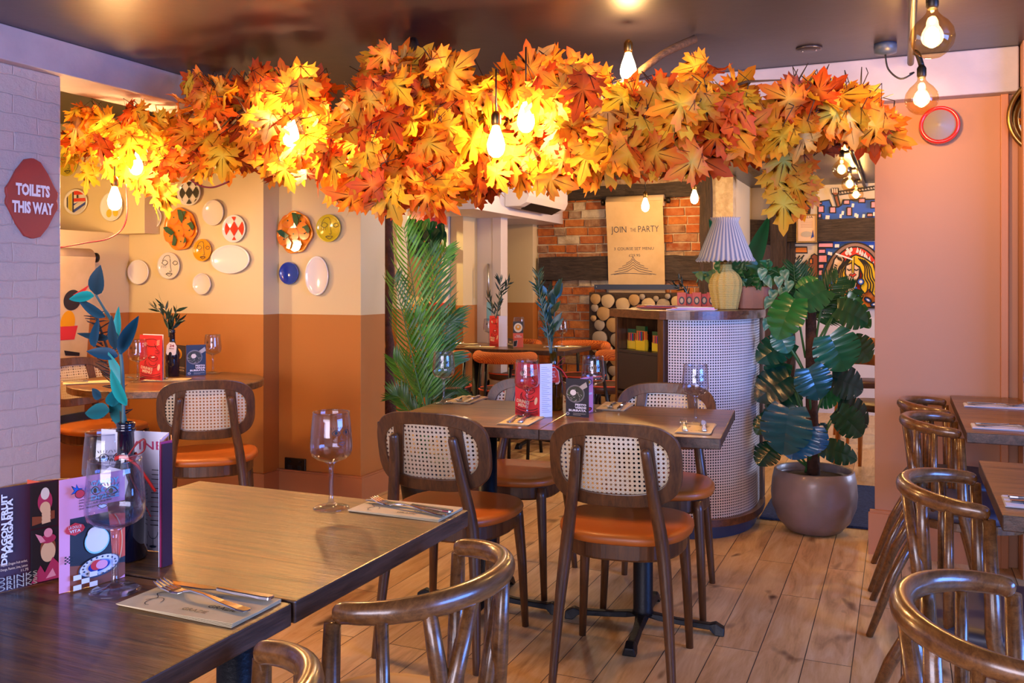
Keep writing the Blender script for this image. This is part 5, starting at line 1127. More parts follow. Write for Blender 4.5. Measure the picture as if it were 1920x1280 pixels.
# crayon boxes and papers on the shelves
def crayon(px, label, w=.075, h=.105, yd=.06):
    t = thing('crayon_box', label, 'box', tuple((RB @ Vector((px, yd, .901)))), math.atan2(u.y, u.x), 'packs of colouring pencils on the counter shelf')
    m = MB(); m.bb((-w / 2, 0, 0), (w / 2, .02, h * .45), M['yellow_glaze']); m.bb((-w / 2 + .002, .003, h * .45), (w / 2 - .002, .018, h * .8), M['m_orange']); m.build('sleeve', t)
    m = MB(); m.bb((-w / 2, .002, h * .8), (w / 2, .019, h), M['green_glaze']); m.build('top_flap', t)
    m = MB()
    for k in range(7): m.bb((-w / 2 + .006 + k * .0094, -.001, h * .40), (-w / 2 + .0135 + k * .0094, .003, h * .78), M[('m_brown', 'm_orange', 'slate', 'm_red', 'cobalt', 'stem', 'darkred')[k]])
    m.build('pencils', t)
crayon(.065, 'pencil pack at the left of the counter shelf'); crayon(.115, 'pencil pack second from the left, set back behind its neighbour', .05, .10, .10); crayon(.19, 'pencil pack in the middle of the shelf, foremost and tallest', .08, .125, .03); crayon(.285, 'pencil pack at the right of the counter shelf', .07, .10)
for k, (x, z_, lb, mt) in enumerate(((.2, .681, 'stack of pale sheets in the lower counter shelf', 'white'), (.12, .416, 'red folder pile low in the counter shelf', 'coral'))):
    t = thing('paper_stack', lb, 'papers', tuple(RB @ Vector((x, .15, z_))), math.atan2(u.y, u.x) + .1)
    for j in range(4): m = MB(); m.box((.004 * j, -.003 * j, .006 + .013 * j), (.26 if k == 0 else .2, .2, .011), M[mt if j % 2 == 0 else 'red' if k else 'lilac'], (0, 0, .06 * j)); m.build('sheets', t)
CT = 1.1125
# papers on counter
p = wd(1225, 578, 4.85); t = thing('clipboard', 'red edged menus fanned on the left of the counter', 'menu', (-1.16, 4.70, CT), .3)
for j in range(3): m = MB(); m.box((.01 * j, .012 * j, .004 + .006 * j), (.26, .15, .004), M[('m_brown', 'coral', 'terracotta')[j]], (0, .02, .15 * j)); m.build('menu_sheet', t)
t = thing('paper_stack', 'pink and lilac sheets on the counter in front of the lamp', 'papers', (-.97, 4.56, CT), .1)
for j in range(3): m = MB(); m.box((.006 * j, 0, .003 + .005 * j), (.24 - .03 * j, .14, .004), M[('lilac', 'pink', 'lilac')[j]], (0, 0, .1 * j)); m.build('sheet', t)
# small red boxes
for k in range(5):
    p = wd(1278 + k * 14, 560, 5.0 + .03 * (k % 2)); t = thing('red_box', ('little red printed box on the counter, leftmost', 'little red printed box on the counter, second from left', 'little red printed box at the middle of the counter row', 'little red printed box second from the lamp', 'little red printed box touching the yellow lamp')[k], 'box', (p.x, p.y, CT), .25, 'red boxes on the counter')
    m = MB(); m.bb((-.024, -.02, 0), (.024, .02, .085 - .008 * (k % 2)), M['tagred' if k % 2 else 'coral']); m.build('carton', t, .001); m = MB(); sh = Sheet(m, (0, -.0205, 0), (1, 0, 0), (0, 0, 1)); sh.ell(0, .04, .015, .022, M['charcoal']); sh.ell(0, .04, .009, .014, M['peach']); m.build('label', t)
# lamp
LP = Vector((-.80, 4.66, CT)); LP = wd(1360, 560, 4.72); LP.z = CT
t = thing('table_lamp', 'lamp with yellow rattan base and blue and white pleated shade', 'lamp', tuple(LP))
m = MB(); m.lathe([(.062, 0), (.064, .008), (.066, .02), (.078, .08), (.085, .12), (.083, .15), (.068, .18), (.045, .2), (.034, .21), (.032, .235)], M['rattan'], n=84, flute=(14, .035)); m.build('rattan_base', t)
m = MB(); m.lathe([(.036, .235), (.036, .245), (.012, .247), (.008, .262), (.006, .33)], M['brass'], n=20); m.build('brass_neck', t)
m = MB(); N = 144; vs = []; hb, ht = .262, .475
rows = [(.0, 1.0, .0), (.07, .96, 0), (1 - .09, .40, 0), (1.0, .40, 0)]
for (f, _, _) in rows:
    pass
prof = [(hb - .012, .150, 1.5), (hb + .012, .137, .3), (hb + .02, .135, .3), (ht - .03, .068, .35), (ht - .02, .066, .3), (ht, .074, 1.4)]
for z, rr_, fl in prof:
    for i in range(N):
        a_ = 2 * PI * i / N; k_ = math.cos(a_ * 36); r2 = rr_ + .0028 * fl * k_; vs.append((r2 * math.cos(a_), r2 * math.sin(a_), z + (.004 * k_ if fl > 1 else 0))); 
b_ = len(m.v); m.add(vs, [(i * N + j, i * N + (j + 1) % N, (i + 1) * N + (j + 1) % N, (i + 1) * N + j) for i in range(len(prof) - 1) for j in range(N)], M['shade'], True)
for k in range(len(vs)):
    j = k % N; m.c[b_ + k] = lin('7C8AA8')[:3] if (j // 2) % 2 == 0 and (j % 4) < 2 else lin('E8E4DE')[:3]
m.build('pleated_shade', t, recalc=False)
# planter box with trailing plant
p = wd(1412, 556, 4.78); t = thing('planter_box', 'worn copper coloured planter at the right end of the counter', 'planter', (p.x, p.y, CT), .15)
m = MB(); m.layers(superell(.09, .07, 24, 5), [(.92, 0), (.96, .004), (1.02, .115), (1.0, .12), (.9, .12), (.88, .10), (.1, .10)], M['terracotta'], False); m.build('box', t, .004)
def heart(m, c, tip, nrm, W, mt, col, curl=.15, spot=None, n=9):
    c = Vector(c); tip = Vector(tip); d = tip - c; L = d.length; d.normalize(); nr = Vector(nrm); nr = (nr - d * nr.dot(d)).normalized(); sd = d.cross(nr)
    prof = [(-.10, .0), (-.14, .22), (-.06, .42), (.1, .5), (.3, .47), (.5, .38), (.7, .25), (.87, .11), (1, 0)]
    b = len(m.v); vs = []
    for x, w in prof:
        for s_ in (-1, -.5, 0, .5, 1):
            xx = x if s_ else (0 if x < 0 else x); vs.append(c + d * L * xx + sd * W * w * s_ + nr * (.10 * W * abs(s_) * w * 2 - curl * L * max(xx, 0) ** 2))
    m.add(vs, [(5 * i + j, 5 * i + j + 1, 5 * i + j + 6, 5 * i + j + 5) for i in range(8) for j in range(4)], mt, True)
    for i in range(9):
        for j in range(5): k = (.7 if j == 2 else 1.0) * (1.25 if (i + j) % 2 and spot else 1); m.c[b + 5 * i + j] = tuple(col[q] * k for q in range(3)) if not (spot and (i * j) % 3 == 1) else spot
t = thing('trailing_plant', 'trailing variegated plant spilling from the copper planter', 'plant'); m = MB(); ms = MB(); r = random.Random(31)
for i in range(46):
    px = r.gauss(1410, 34); py = r.uniform(495, 545)
    if px < 1378: py = r.uniform(498, 530)
    c = wd(px, py, 4.78 + r.uniform(-.12, .1)); tip = c + Vector((r.uniform(-.06, .06), r.uniform(-.06, -.01), r.uniform(-.06, .05))); heart(m, c, tip, (r.uniform(-.5, .5), -1, .6), .055, M['green'], tuple(x * r.uniform(.6, 1.3) for x in lin('2F6B34')[:3]), spot=lin('9DBB84')[:3] if r.random() < .4 else None)
for (px, py) in ((1436, 520), (1450, 545), (1444, 560), (1455, 572), (1470, 508), (1468, 540), (1480, 528), (1430, 505), (1452, 590), (1460, 520), (1440, 600)):
    c = wd(px, py, 4.68 + r.uniform(-.05, .05)); heart(m, c, c + Vector((r.uniform(-.03, .04), -.02, -.055)), (.2, -1, .3), .05, M['green'], lin('4E8A6A')[:3], spot=lin('A9C4A4')[:3])
for pts in (((1412, 530), (1440, 505), (1470, 520), (1484, 545)), ((1412, 530), (1435, 520), (1448, 560), (1442, 600)), ((1400, 530), (1370, 515), (1320, 512), (1306, 530))): ms.tube(spline([wd(x, y, 4.72) for x, y in pts], 5), .003, M['stem'], 5)
for (px, py) in ((1310, 512), (1328, 520), (1334, 508)):
    c = wd(px, py, 4.72); heart(m, c, c + Vector((.02, -.01, -.04)), (0, -1, .3), .04, M['green'], lin('5C7A3A')[:3])
ms.build('stem', t); m.build('leaves', t, recalc=False)
t = thing('banana_leaf_plant', 'broad banana-like leaves rising behind the lamp shade', 'plant'); m = MB()
for a, b, w_, dd in (((1390, 540), (1446, 398), .10, .1), ((1395, 540), (1330, 404), .12, .15), ((1400, 540), (1300, 508), .08, 0), ((1410, 540), (1480, 500), .09, 0)):
    p0 = wd(a[0], a[1], 5.0); p1 = wd(b[0], b[1], 5.0 + dd); blade(m, p0, p1 - p0, (.3, -1, .2), (p1 - p0).length, w_, M['green'], lin('1E6A4A')[:3], .12, 12)
m.build('leaves', t, recalc=False); m = MB(); p = wd(1396, 545, 5.0); m.tube([(p.x, p.y, CT), (p.x, p.y, p.z + .03)], .012, M['stem'], 8); m.build('stem', t)
t = thing('plant_pot', 'dark pot hidden behind the planter holding the banana-like leaves', 'pot', (p.x, p.y + .0, CT)); m = MB(); m.lathe([(.04, 0), (.055, .09), (.05, .09), (.04, .08), (1e-5, .08)], M['black'], n=20); m.build('pot', t)
# sprig by the boxes
sprig('dark_sprig', 'small dark sprig behind the red boxes on the counter', [((1290, 560, 0), (1284, 540, 0), (1272, 522, 0)), ((1292, 560, 0), (1286, 545, 0), (1262, 535, 0))], 5.1, lin('26382E')[:3], needle=.05, dens=12, wid=.009, seed=9)
# ================= monstera =================
PP = Vector((-.405, 4.80, 0)); t = thing('planter_pot', 'round grey concrete pot on the floor holding the monstera', 'pot', tuple(PP))
m = MB(); m.lathe([(.10, 0), (.13, .01), (.175, .06), (.203, .13), (.209, .19), (.203, .26), (.193, .308), (.187, .314), (.178, .308), (.182, .28), (.178, .27)], M['pot'], n=64); m.build('bowl', t)
m = MB(); m.lathe([(.181, .268), (.12, .28), (.05, .286), (1e-5, .287)], M['soil'], n=40); m.build('soil', t)
t = thing('monstera_plant', 'tall monstera with glossy split leaves in the grey pot', 'plant', (0, 0, 0))
DM = 4.62; tp = wd(1520, 560, DM); m = MB(); m.tube([(PP.x, PP.y, .27), (PP.x - .01, PP.y, .6), (tp.x, tp.y, tp.z)], [.032, .030, .026], M['bark'], 14); m.build('moss_pole', t)
def monst(m, c, tip, nrm, W, col, cuts=5, seed=0, curl=.25):
    r = random.Random(seed); c = Vector(c); tip = Vector(tip); d = tip - c; L = d.length; d.normalize(); nr = Vector(nrm); nr = (nr - d * nr.dot(d)).normalized(); sd = d.cross(nr)
    b0 = len(m.v)
    def put(x, w): # x along, w across (signed, in W/2 units)
        return c + d * (L * x) + sd * (W * .5 * w) + nr * (.10 * W * (w * w) * -1 + .010 * W * math.cos(x * cuts * 6.28) * abs(w) - curl * L * max(0, x) ** 2 + .10 * W * abs(w))
    for s_ in (-1, 1):
        n = cuts * 10; outer = []
        for i in range(n + 1):
            x = i / n; w = (math.sin(PI * min(1, (x * .86 + .14))) ** .62) if x < 1 else 0.02; x2 = x - .16 * (1 - x) ** 2 * 1.0
            ph = (x * cuts) % 1; notch = 1.0
            if .15 < x < .93 and (ph > .84 and ph < .98): notch = .60 + .08 * r.random()
            outer.append((x2 + .10 * w * (1 - x), w * notch * s_))
        vs = []; cols = []
        for i in range(n + 1):
            x = i / n; ox, ow = outer[i]; mx = (x * .9 + ox) / 2
            vs += [put(x * .92, 0), put(x * .5 + ox * .5 - .0, ow * .5), put(ox, ow)]
            k = .85 + .35 * math.cos(x * cuts * 2 * PI) * .4; cols += [.72, k, k * .95]
        b = len(m.v); m.add(vs, [(3 * i + j, 3 * i + j + 1, 3 * i + j + 4, 3 * i + j + 3) for i in range(n) for j in range(2)], M['monstera'], True)
        for i, k in enumerate(cols): m.c[b + i] = tuple(q * k for q in col)
ML = [ # base px, tip px, width m, dd, colour (lower blues paint window reflections into the green)
 ((1490, 560), (1452, 628), .20, -.15, '2E7A34'), ((1548, 542), (1490, 572), .17, -.1, '2F6A3A'), ((1570, 578), (1632, 600), .17, 0, '24603A'), ((1588, 556), (1634, 615), .10, .05, '2F7A3A'),
 ((1555, 628), (1590, 694), .24, -.15, '1F6A50'), ((1598, 640), (1636, 672), .17, .1, '265A30'), ((1480, 640), (1420, 668), .18, 0, '1E5638'), ((1460, 622), (1478, 660), .12, -.1, '3A7E60'),
 ((1515, 690), (1540, 748), .19, -.2, '1C4E44'), ((1560, 705), (1622, 730), .18, -.05, '1A4040'), ((1480, 705), (1418, 742), .19, -.05, '16443A'), ((1500, 720), (1432, 785), .14, .05, '17503C'),
 ((1480, 765), (1462, 850), .26, -.25, '1E5A6A'), ((1500, 800), (1482, 858), .22, -.22, '1A6A9A'), ((1522, 800), (1518, 852), .17, -.2, '1C62A0'), ((1570, 765), (1632, 795), .20, .0, '14382C'), ((1572, 772), (1622, 815), .16, -.08, '184A32'),
 ((1540, 838), (1612, 856), .13, -.1, '1A4A34'), ((1450, 838), (1420, 866), .15, 0, '164634'), ((1440, 780), (1418, 810), .10, .0, '205A3A'), ((1538, 750), (1552, 745), .12, .05, '2A7040'), ((1470, 680), (1440, 705), .15, .05, '1E5A3C'), ((1530, 820), (1545, 795), .08, 0, '1C4E60'), ((1500, 545), (1530, 520), .10, 0, '3A8A3E'), ((1440, 700), (1425, 735), .10, .1, '1B4A38')]
m = MB(); ms = MB()
for i, (a, b, W, dd, cl) in enumerate(ML):
    p0 = wd(a[0], a[1], DM + dd); p1 = wd(b[0], b[1], DM + dd - .04)
    if (p1 - p0).length < .08: p1 = p0 + (p1 - p0).normalized() * .12
    monst(m, p0, p1, (.2 * ((i * 7) % 3 - 1), -1, .55), W, lin(cl)[:3], 5, i)
    s0 = wd(1520 + ((i * 31) % 11 - 5) * 2, min(885, a[1] + 110), DM); ms.tube(spline([s0, (s0 + p0) / 2 + Vector((0, -.02, .02)), p0], 4), [.006] * 6 + [.004] * 3, M['stem'], 6)
m.build('split_leaves', t, recalc=False); ms.build('stalks', t)
# fine palm-like fronds at the top of the monstera
def frond(m, ms, P, L, wid, mt, col, n=26, droop=.3, r=None, side=(0, -1, 0), ratio=1.0):
    P = spline(P, 8); ms.tube(P, [.005 * (1 - .75 * i / len(P)) for i in range(len(P))], M['stem'], 5)
    for i in range(n):
        f = .14 + .86 * i / n; k = f * (len(P) - 1); j = int(min(k, len(P) - 2)); c = P[j].lerp(P[j + 1], k - j); tg = (P[j + 1] - P[j]).normalized(); nr = Vector(side); nr = (nr - tg * nr.dot(tg)).normalized(); sd = tg.cross(nr)
        ll = L * (math.sin(PI * (.12 + .80 * f)) ** .7)
        for s_ in (-1, 1):
            v = r.uniform(.7, 1.25); dv = tg * (.75 + .3 * f) + sd * s_ * ratio + nr * r.uniform(-.1, .25); blade(m, c, dv, nr + sd * s_ * .4, ll * r.uniform(.9, 1.1), wid, mt, tuple(q * v for q in col), droop, 4, fold=.25)
r = random.Random(8); m = MB(); ms = MB()
for a, b, c in (((1520, 590), (1512, 555), (1500, 505)), ((1522, 590), (1540, 560), (1572, 520)), ((1525, 600), (1560, 565), (1602, 540)), ((1520, 590), (1495, 560), (1488, 495)), ((1520, 600), (1560, 585), (1612, 570))):
    frond(m, ms, [wd(x, y, DM + .1) for x, y in (a, b, c)], .12, .012, M['green'], lin('2B6236')[:3], 18, .2, r)
tt = thing('fine_palm_sprigs', 'feathery palm sprigs rising from the top of the monstera', 'plant'); m.build('leaflets', tt, recalc=False); ms.build('stalks', tt)
# ================= areca palm =================
r = random.Random(12); DP = 5.0; t = thing('palm_plant', 'tall green palm in front of the lit recess, behind the middle table', 'plant'); m = MB(); ms = MB()
base = wd(795, 800, DP)
FR = [((800, 770), (790, 640), (772, 520), (757, 425), .33, '3E8A30'), ((802, 770), (808, 640), (812, 560), (806, 470), .28, '2A6A50'), ((800, 770), (800, 640), (818, 520), (838, 462), .22, '3F8A34'), ((804, 770), (808, 700), (826, 640), (856, 580), .26, '2F7444'), ((798, 770), (780, 700), (758, 600), (738, 520), .26, '2A6434'), ((805, 770), (810, 720), (822, 690), (850, 660), .26, '2C6A4A'), ((790, 780), (775, 740), (756, 700), (738, 672), .22, '2C6A38'), ((806, 780), (815, 750), (835, 730), (868, 728), .22, '1F4E36'), ((800, 775), (800, 700), (792, 640), (776, 590), .26, '2F7A3A'), ((800, 780), (812, 700), (834, 610), (850, 600), .2, '245A4A'), ((795, 790), (770, 770), (750, 745), (735, 740), .18, '245A34'), ((805, 790), (830, 770), (848, 762), (866, 770), .18, '1C4A34')]
for i, (a, b, c, d, L, cl) in enumerate(FR): frond(m, ms, [wd(x, y, DP + (i % 4 - 1.5) * .07) for x, y in (a, b, c, d)], L * .68, .0125, M['green'], (lin(cl)[0] * 2.6 + .02, lin(cl)[1] * 1.9, lin(cl)[2] * .9), 25, .35, r, ratio=.85)
m.build('fronds', t, recalc=False); ms.build('stalks', t)
m = MB(); base.z = 0
for k in range(5): m.tube([(base.x + .02 * math.cos(k * 1.3), base.y + .02 * math.sin(k * 1.3), .28), (base.x + .03 * math.cos(k * 1.3), base.y + .03 * math.sin(k * 1.3), .58)], .009, M['stem'], 8)
m.build('canes', t)
t = thing('plant_pot', 'plain dark pot of the palm, hidden behind the left cane chair', 'pot', (base.x, base.y, 0)); m = MB(); m.lathe([(.11, 0), (.15, .28), (.14, .28), (.13, .26), (1e-5, .26)], M['black'], n=28); m.build('pot', t)
# shelf with plants in the recess
a = wy(760, 470, 6.6); b = wy(834, 470, 6.6)
t = thing('wall_shelf', 'wooden shelf with a white edge in the lit recess behind the palm', 'shelf', (a.x, 6.9, wy(800, 466, 6.7).z)); m = MB(); m.bb((-.35, -.24, -.03), (b.x - a.x, .05, 0), M['walnut']); m.build('board', t); m = MB(); m.bb((-.35, -.245, 0), (b.x - a.x, -.02, .03), M['white']); m.build('white_edge', t); m = MB(); m.bb((b.x - a.x - .12, -.2, -.13), (b.x - a.x - .08, .05, -.03), M['oakchair']); m.build('bracket', t)
p = wy(808, 435, 6.85); t = thing('red_box', 'large red box on the recess shelf among the leaves', 'box', (p.x, 6.82, a.z - .0 + 0)); zz = wy(800, 466, 6.7).z + .031; t.location.z = zz; m = MB(); m.bb((-.16, -.05, 0), (.12, .05, .30), M['red']); m.build('carton', t, .003); m = MB(); sh = Sheet(m, (-.02, -.051, .15), (1, 0, 0), (0, 0, 1)); sh.rect(.04, -.06, .12, .12, M['hotpink']); m.build('label', t)
t = thing('hanging_plant', 'mixed ivy and eucalyptus over the shelf in the recess', 'plant'); m = MB(); ms = MB(); r = random.Random(44)
for i in range(120):
    px, py = r.uniform(745, 832), r.uniform(412, 470)
    if px > 822 and py > 445: continue
    c = wd(px, py, 6.9 + r.uniform(-.2, .1)); cl = r.choice(('2E7A3A', '5CA050', '2A5038', '6FA88C', '1F4A34')); heart(m, c, c + Vector((r.uniform(-.05, .05), -.02, -.07)), (r.uniform(-.4, .4), -1, .4), .06, M['green'], tuple(q * r.uniform(.7, 1.3) for q in lin(cl)[:3]))
for px, py in ((817, 505), (806, 500), (802, 515), (800, 530), (797, 545), (843, 477), (850, 478), (807, 540)):
    c = wd(px, py, 6.7); heart(m, c, c + Vector((.0, -.02, -.05)), (0, -1, .3), .05, M['green'], lin('3E7A5A')[:3])
for k in range(6): ms.tube(spline([wd(770 + 9 * k, 430, 6.9), wd(776 + 9 * k, 455, 6.75), wd(785 + 7 * k, 480 + 12 * (k % 3), 6.7)], 5), .004, M['stem'], 5)
ms.build('stems', t); m.build('leaves', t, recalc=False)
p = wy(795, 600, 6.9)
t = thing('sideboard', 'low terracotta ledge under the recess beside the palm', 'ledge', (-3.95, 6.75, 0)); m = MB(); m.bb((-.9, -.15, 0), (.48, .2, .98), M['skirt']); m.bb((-.9, -.17, .98), (.50, .2, 1.0), M['walnut_x']); m.build('body', t)
p = wy(822, 596, 6.65); t = thing('red_box', 'small red packet lying on the ledge left of a wine glass', 'box', (p.x, 6.68, 1.0)); m = MB(); m.bb((-.09, -.04, 0), (.07, .04, .085), M['red']); m.build('carton', t, .002)
# ================= mural and frame in the rear room =================
t = thing('mural', 'pop art mural of a yellow-haired woman eating noodles, rear wall', 'mural', (0, 0, 0)); AYm = AY - .004
def murpt(px, py): q = wy(px, py, AYm); return (q.x, q.z)
m = MB(); sh = Sheet(m, (0, AYm, 0), (1, 0, 0), (0, 0, 1), .0012); K = M['m_black']; LW = .014
def mp(pts, c, line=1, w=LW): sh.poly([murpt(*p) for p in pts], M[c]); line and sh.stroke([murpt(*p) for p in list(pts) + [pts[0]]], w, K)
def ms_(pts, c='m_black', w=LW, k=4): sh.stroke([murpt(*p) for p in pts], w, M[c], k)
mp([(1534, 453), (1700, 453), (1700, 576), (1534, 576)], 'm_blue', 0); mp([(1486, 456), (1534, 456), (1534, 576), (1486, 576)], 'm_cream')
for q in ([(1491, 463), (1513, 463), (1514, 474), (1491, 474)],): mp(q, 'm_orange')
ms_([(1493, 482), (1489, 488)]); ms_([(1500, 479), (1494, 487)]); ms_([(1508, 478), (1502, 485)])
mp([(1500, 500), (1513, 488), (1518, 494), (1522, 479), (1527, 476), (1534, 480), (1534, 540), (1520, 545), (1512, 530)], 'm_brown'); mp([(1504, 495), (1512, 495), (1512, 505), (1504, 505)], 'm_orange'); mp([(1518, 485), (1524, 485), (1524, 494), (1518, 494)], 'm_orange'); mp([(1515, 500), (1522, 503), (1520, 512), (1513, 508)], 'm_orange')
for q in ((1535, 455, 1562, 464), (1535, 467, 1548, 475), (1535, 478, 1551, 492), (1535, 495, 1545, 503), (1535, 506, 1543, 516)): mp([(q[0], q[1]), (q[2], q[1]), (q[2], q[3]), (q[0], q[3])], 'm_pink')
for x, y in ((1555, 472), (1559, 473), (1568, 458), (1572, 458), (1636, 460), (1632, 460)): ms_([(x, y), (x - .5, y + 6)], 'm_white', .02, 1)
# arch
def ell_px(cx, cy, a, b, a0=0, a1=2 * PI, n=30): return [(cx + a * math.cos(a0 + (a1 - a0) * i / n), cy - b * math.sin(a0 + (a1 - a0) * i / n)) for i in range(n + 1)]
mp(ell_px(1604, 545, 62, 90, 0, PI) + [(1542, 576), (1666, 576)], 'm_taupe'); mp(ell_px(1604, 545, 53, 82, 0, PI) + [(1551, 576), (1657, 576)], 'm_red')
for i, (x, y) in enumerate(((1607, 468), (1616, 474), (1624, 482), (1631, 491), (1637, 502))): ms_([(x, y + 6), (x + 2, y - 3), (x + 3, y + 5), (x + 6, y - 1), (x + 6, y + 9)], 'm_white', .02, 1)
ms_([(1590, 478), (1587, 474), (1591, 470), (1588, 466)], 'm_white', .022); ms_([(1596, 478), (1593, 473), (1597, 469), (1595, 465)], 'm_white', .022)
# body, hair, face
mp([(1543, 576), (1550, 550), (1560, 532), (1580, 545), (1604, 560), (1630, 540), (1650, 552), (1660, 576)], 'm_orange')
for x, y, r_ in ((1556, 558, .3), (1562, 570, 0), (1577, 548, .2), (1574, 565, 1.4), (1628, 562, -.6), (1640, 570, .2), (1648, 560, .6), (1590, 574, 0)):
    c_ = murpt(x, y); sh.ell(c_[0], c_[1], .034, .02, M['m_blue'], 12, LW, K, r_); sh.ell(c_[0], c_[1], .016, .008, M['m_white'], 8, 0, None, r_)
mp([(1560, 535), (1556, 520), (1562, 500), (1565, 487), (1572, 478), (1580, 480), (1584, 487), (1577, 500), (1570, 520), (1572, 540)], 'm_skin'); mp([(1553, 522), (1565, 527), (1563, 534), (1552, 530)], 'm_blue')
for k in range(4): ms_([(1570 + 2.5 * k, 480 + k), (1573 + 2 * k, 487 + k)], w=.008, k=1)
for k in range(4): ms_([(1563 + k, 508 - 4 * k), (1568 + k, 511 - 4 * k)], w=.01, k=1)
mp([(1600, 480), (1590, 486), (1580, 500), (1572, 512), (1562, 514), (1566, 522), (1562, 540), (1568, 545), (1575, 540), (1580, 548), (1590, 540), (1590, 500), (1602, 496), (1612, 500), (1618, 515), (1614, 540), (1622, 550), (1630, 542), (1640, 555), (1650, 548), (1645, 520), (1638, 495), (1622, 484), (1606, 478)], 'm_yellow')
for s_ in (0, 5, 10, 15): ms_([(1598 - s_ * .6, 484 + s_ * .3), (1586 - s_ * .7, 500), (1580 - s_ * .6, 515), (1582 - s_, 530), (1574 - s_ * .4, 542)], w=.011); ms_([(1610 + s_ * .7, 484 + s_ * .2), (1622 + s_ * .7, 500), (1622 + s_, 520), (1628 + s_, 532), (1626 + s_, 548)], w=.011)
mp([(1590, 540), (1593, 560), (1600, 572), (1612, 576), (1604, 545), (1608, 530), (1596, 526)], 'm_skin')
mp([(1587, 498), (1586, 512), (1590, 524), (1598, 531), (1606, 528), (1612, 518), (1613, 502), (1600, 492)], 'm_skin'); mp([(1593, 516), (1597, 513), (1600, 515), (1603, 512), (1607, 515), (1600, 520)], 'm_red', 1, .007)
ms_([(1590, 504), (1593, 507), (1597, 505)], w=.01); ms_([(1603, 505), (1607, 507), (1611, 504)], w=.01); mp([(1598, 482), (1603, 482), (1602, 512), (1599, 512)], 'm_yellow', 1, .007); ms_([(1568, 476), (1600, 487)], 'm_white', .014, 1)
for c_ in ((1582, 526), (1615, 528)): q = murpt(*c_); sh.ell(q[0], q[1], .03, .03, M['m_blue'], 14, .007, K); sh.ell(q[0], q[1], .015, .015, M['m_white'], 10)
for k in range(5): q = murpt(1606 + 3 * k - (k > 2) * 4 * (k - 2), 540 + 5 * k); sh.ell(q[0], q[1], .012, .014, M['m_blue'], 8)
for k in range(5): ms_([(1598 + 2.5 * k, 548 + 2 * k), (1594 + 2.5 * k, 556 + 2 * k)], w=.009, k=1)
m.build('main_panel', t, recalc=False)
m = MB(); sh = Sheet(m, (0, AYm, 0), (1, 0, 0), (0, 0, 1), .0012)
mp([(1534, 418), (1534, 378), (1555, 375), (1560, 388), (1572, 388), (1578, 384), (1580, 375), (1700, 372), (1700, 418)], 'm_blue')
for q in ((1534, 379, 1541, 383), (1534, 386, 1545, 398), (1534, 401, 1540, 408), (1534, 411, 1542, 417), (1556, 388, 1567, 399), (1582, 375, 1593, 383), (1588, 389, 1597, 404), (1633, 378, 1645, 390), (1626, 400, 1636, 406), (1610, 372, 1622, 380)): mp([(q[0], q[1]), (q[2], q[1]), (q[2], q[3]), (q[0], q[3])], 'm_pink')
for x, y in ((1551, 404), (1554, 404), (1577, 402), (1581, 396), (1605, 400), (1608, 402), (1620, 402), (1600, 382), (1640, 398)): ms_([(x, y), (x - 1, y + 7)], 'm_white', .022, 1)
mp([(1563, 365), (1570, 362), (1576, 386), (1570, 388)], 'm_brown'); mp([(1560, 355), (1572, 354), (1573, 364), (1567, 368), (1561, 364)], 'm_brown')
for x in (1562, 1566, 1570): ms_([(x, 362), (x - .5, 354)], 'm_cream', .012, 1)
ms_([(1572, 360), (1600, 356), (1640, 350)], w=.012, k=1); ms_([(1574, 366), (1600, 362), (1640, 356)], w=.012, k=1)
for k in range(12): ms_([(1576 + 5.4 * k, 359 - .8 * k), (1578 + 5.4 * k, 364 - .8 * k)], w=.008, k=1)
m.build('upper_panel', t, recalc=False)
m = MB(); a = wy(1534, 578, AY - .003); m.bb((wy(1486, 578, AY).x, AY - .006, .0), (3.5, AY, a.z), M['lilac']); o = m.build('trim_22'); o['kind'] = 'structure'
a = wy(1493, 455, AY - .12); b = wy(1532, 401, AY - .12); t = thing('picture_frame', 'small gold framed print hung on the dark beam by the mural', 'picture', (a.x, AY - .10, a.z)); w, h = b.x - a.x, b.z - a.z
m = MB(); m.M = Matrix.Rotation(HP, 4, 'X'); m.prism([(0, 0), (w, 0), (w, h), (0, h)], .0, .02, M['brass'], [[(.014, .014), (.014, h - .014), (w - .014, h - .014), (w - .014, .014)]]); m.build('frame', t)
m = MB(); m.bb((.01, -.006, .01), (w - .01, 0, h - .01), M['peach']); sh = Sheet(m, (0, -.0065, 0), (1, 0, 0), (0, 0, 1), .0005); sh.text('ITALIA', w / 2, h * .86, .03, M['black_print'], .01, 'C', width=w * .6)
for k in range(6): sh.stroke([(w * .2, h * (.8 - .05 * k)), (w * .8, h * (.8 - .05 * k))], .002, M['m_brown'])
sh.ell(w * .5, h * .3, w * .28, h * .1, M['grey_glaze']); sh.poly([(w * .7, h * .15), (w * .85, h * .2), (w * .8, h * .45)], M['cobalt']); m.build('print', t)
p = wz(1497, 758, 0); t = thing('plant_pot', 'tall tapered grey pot behind the monstera stems', 'pot', (p.x, p.y, 0)); hh = 1.25 - (690 - 530) * 8.0 / 1700; m = MB(); m.lathe([(.09, 0), (.14, .42), (.13, .42), (.12, .38), (1e-5, .38)], M['pot'], n=28); m.build('pot', t)
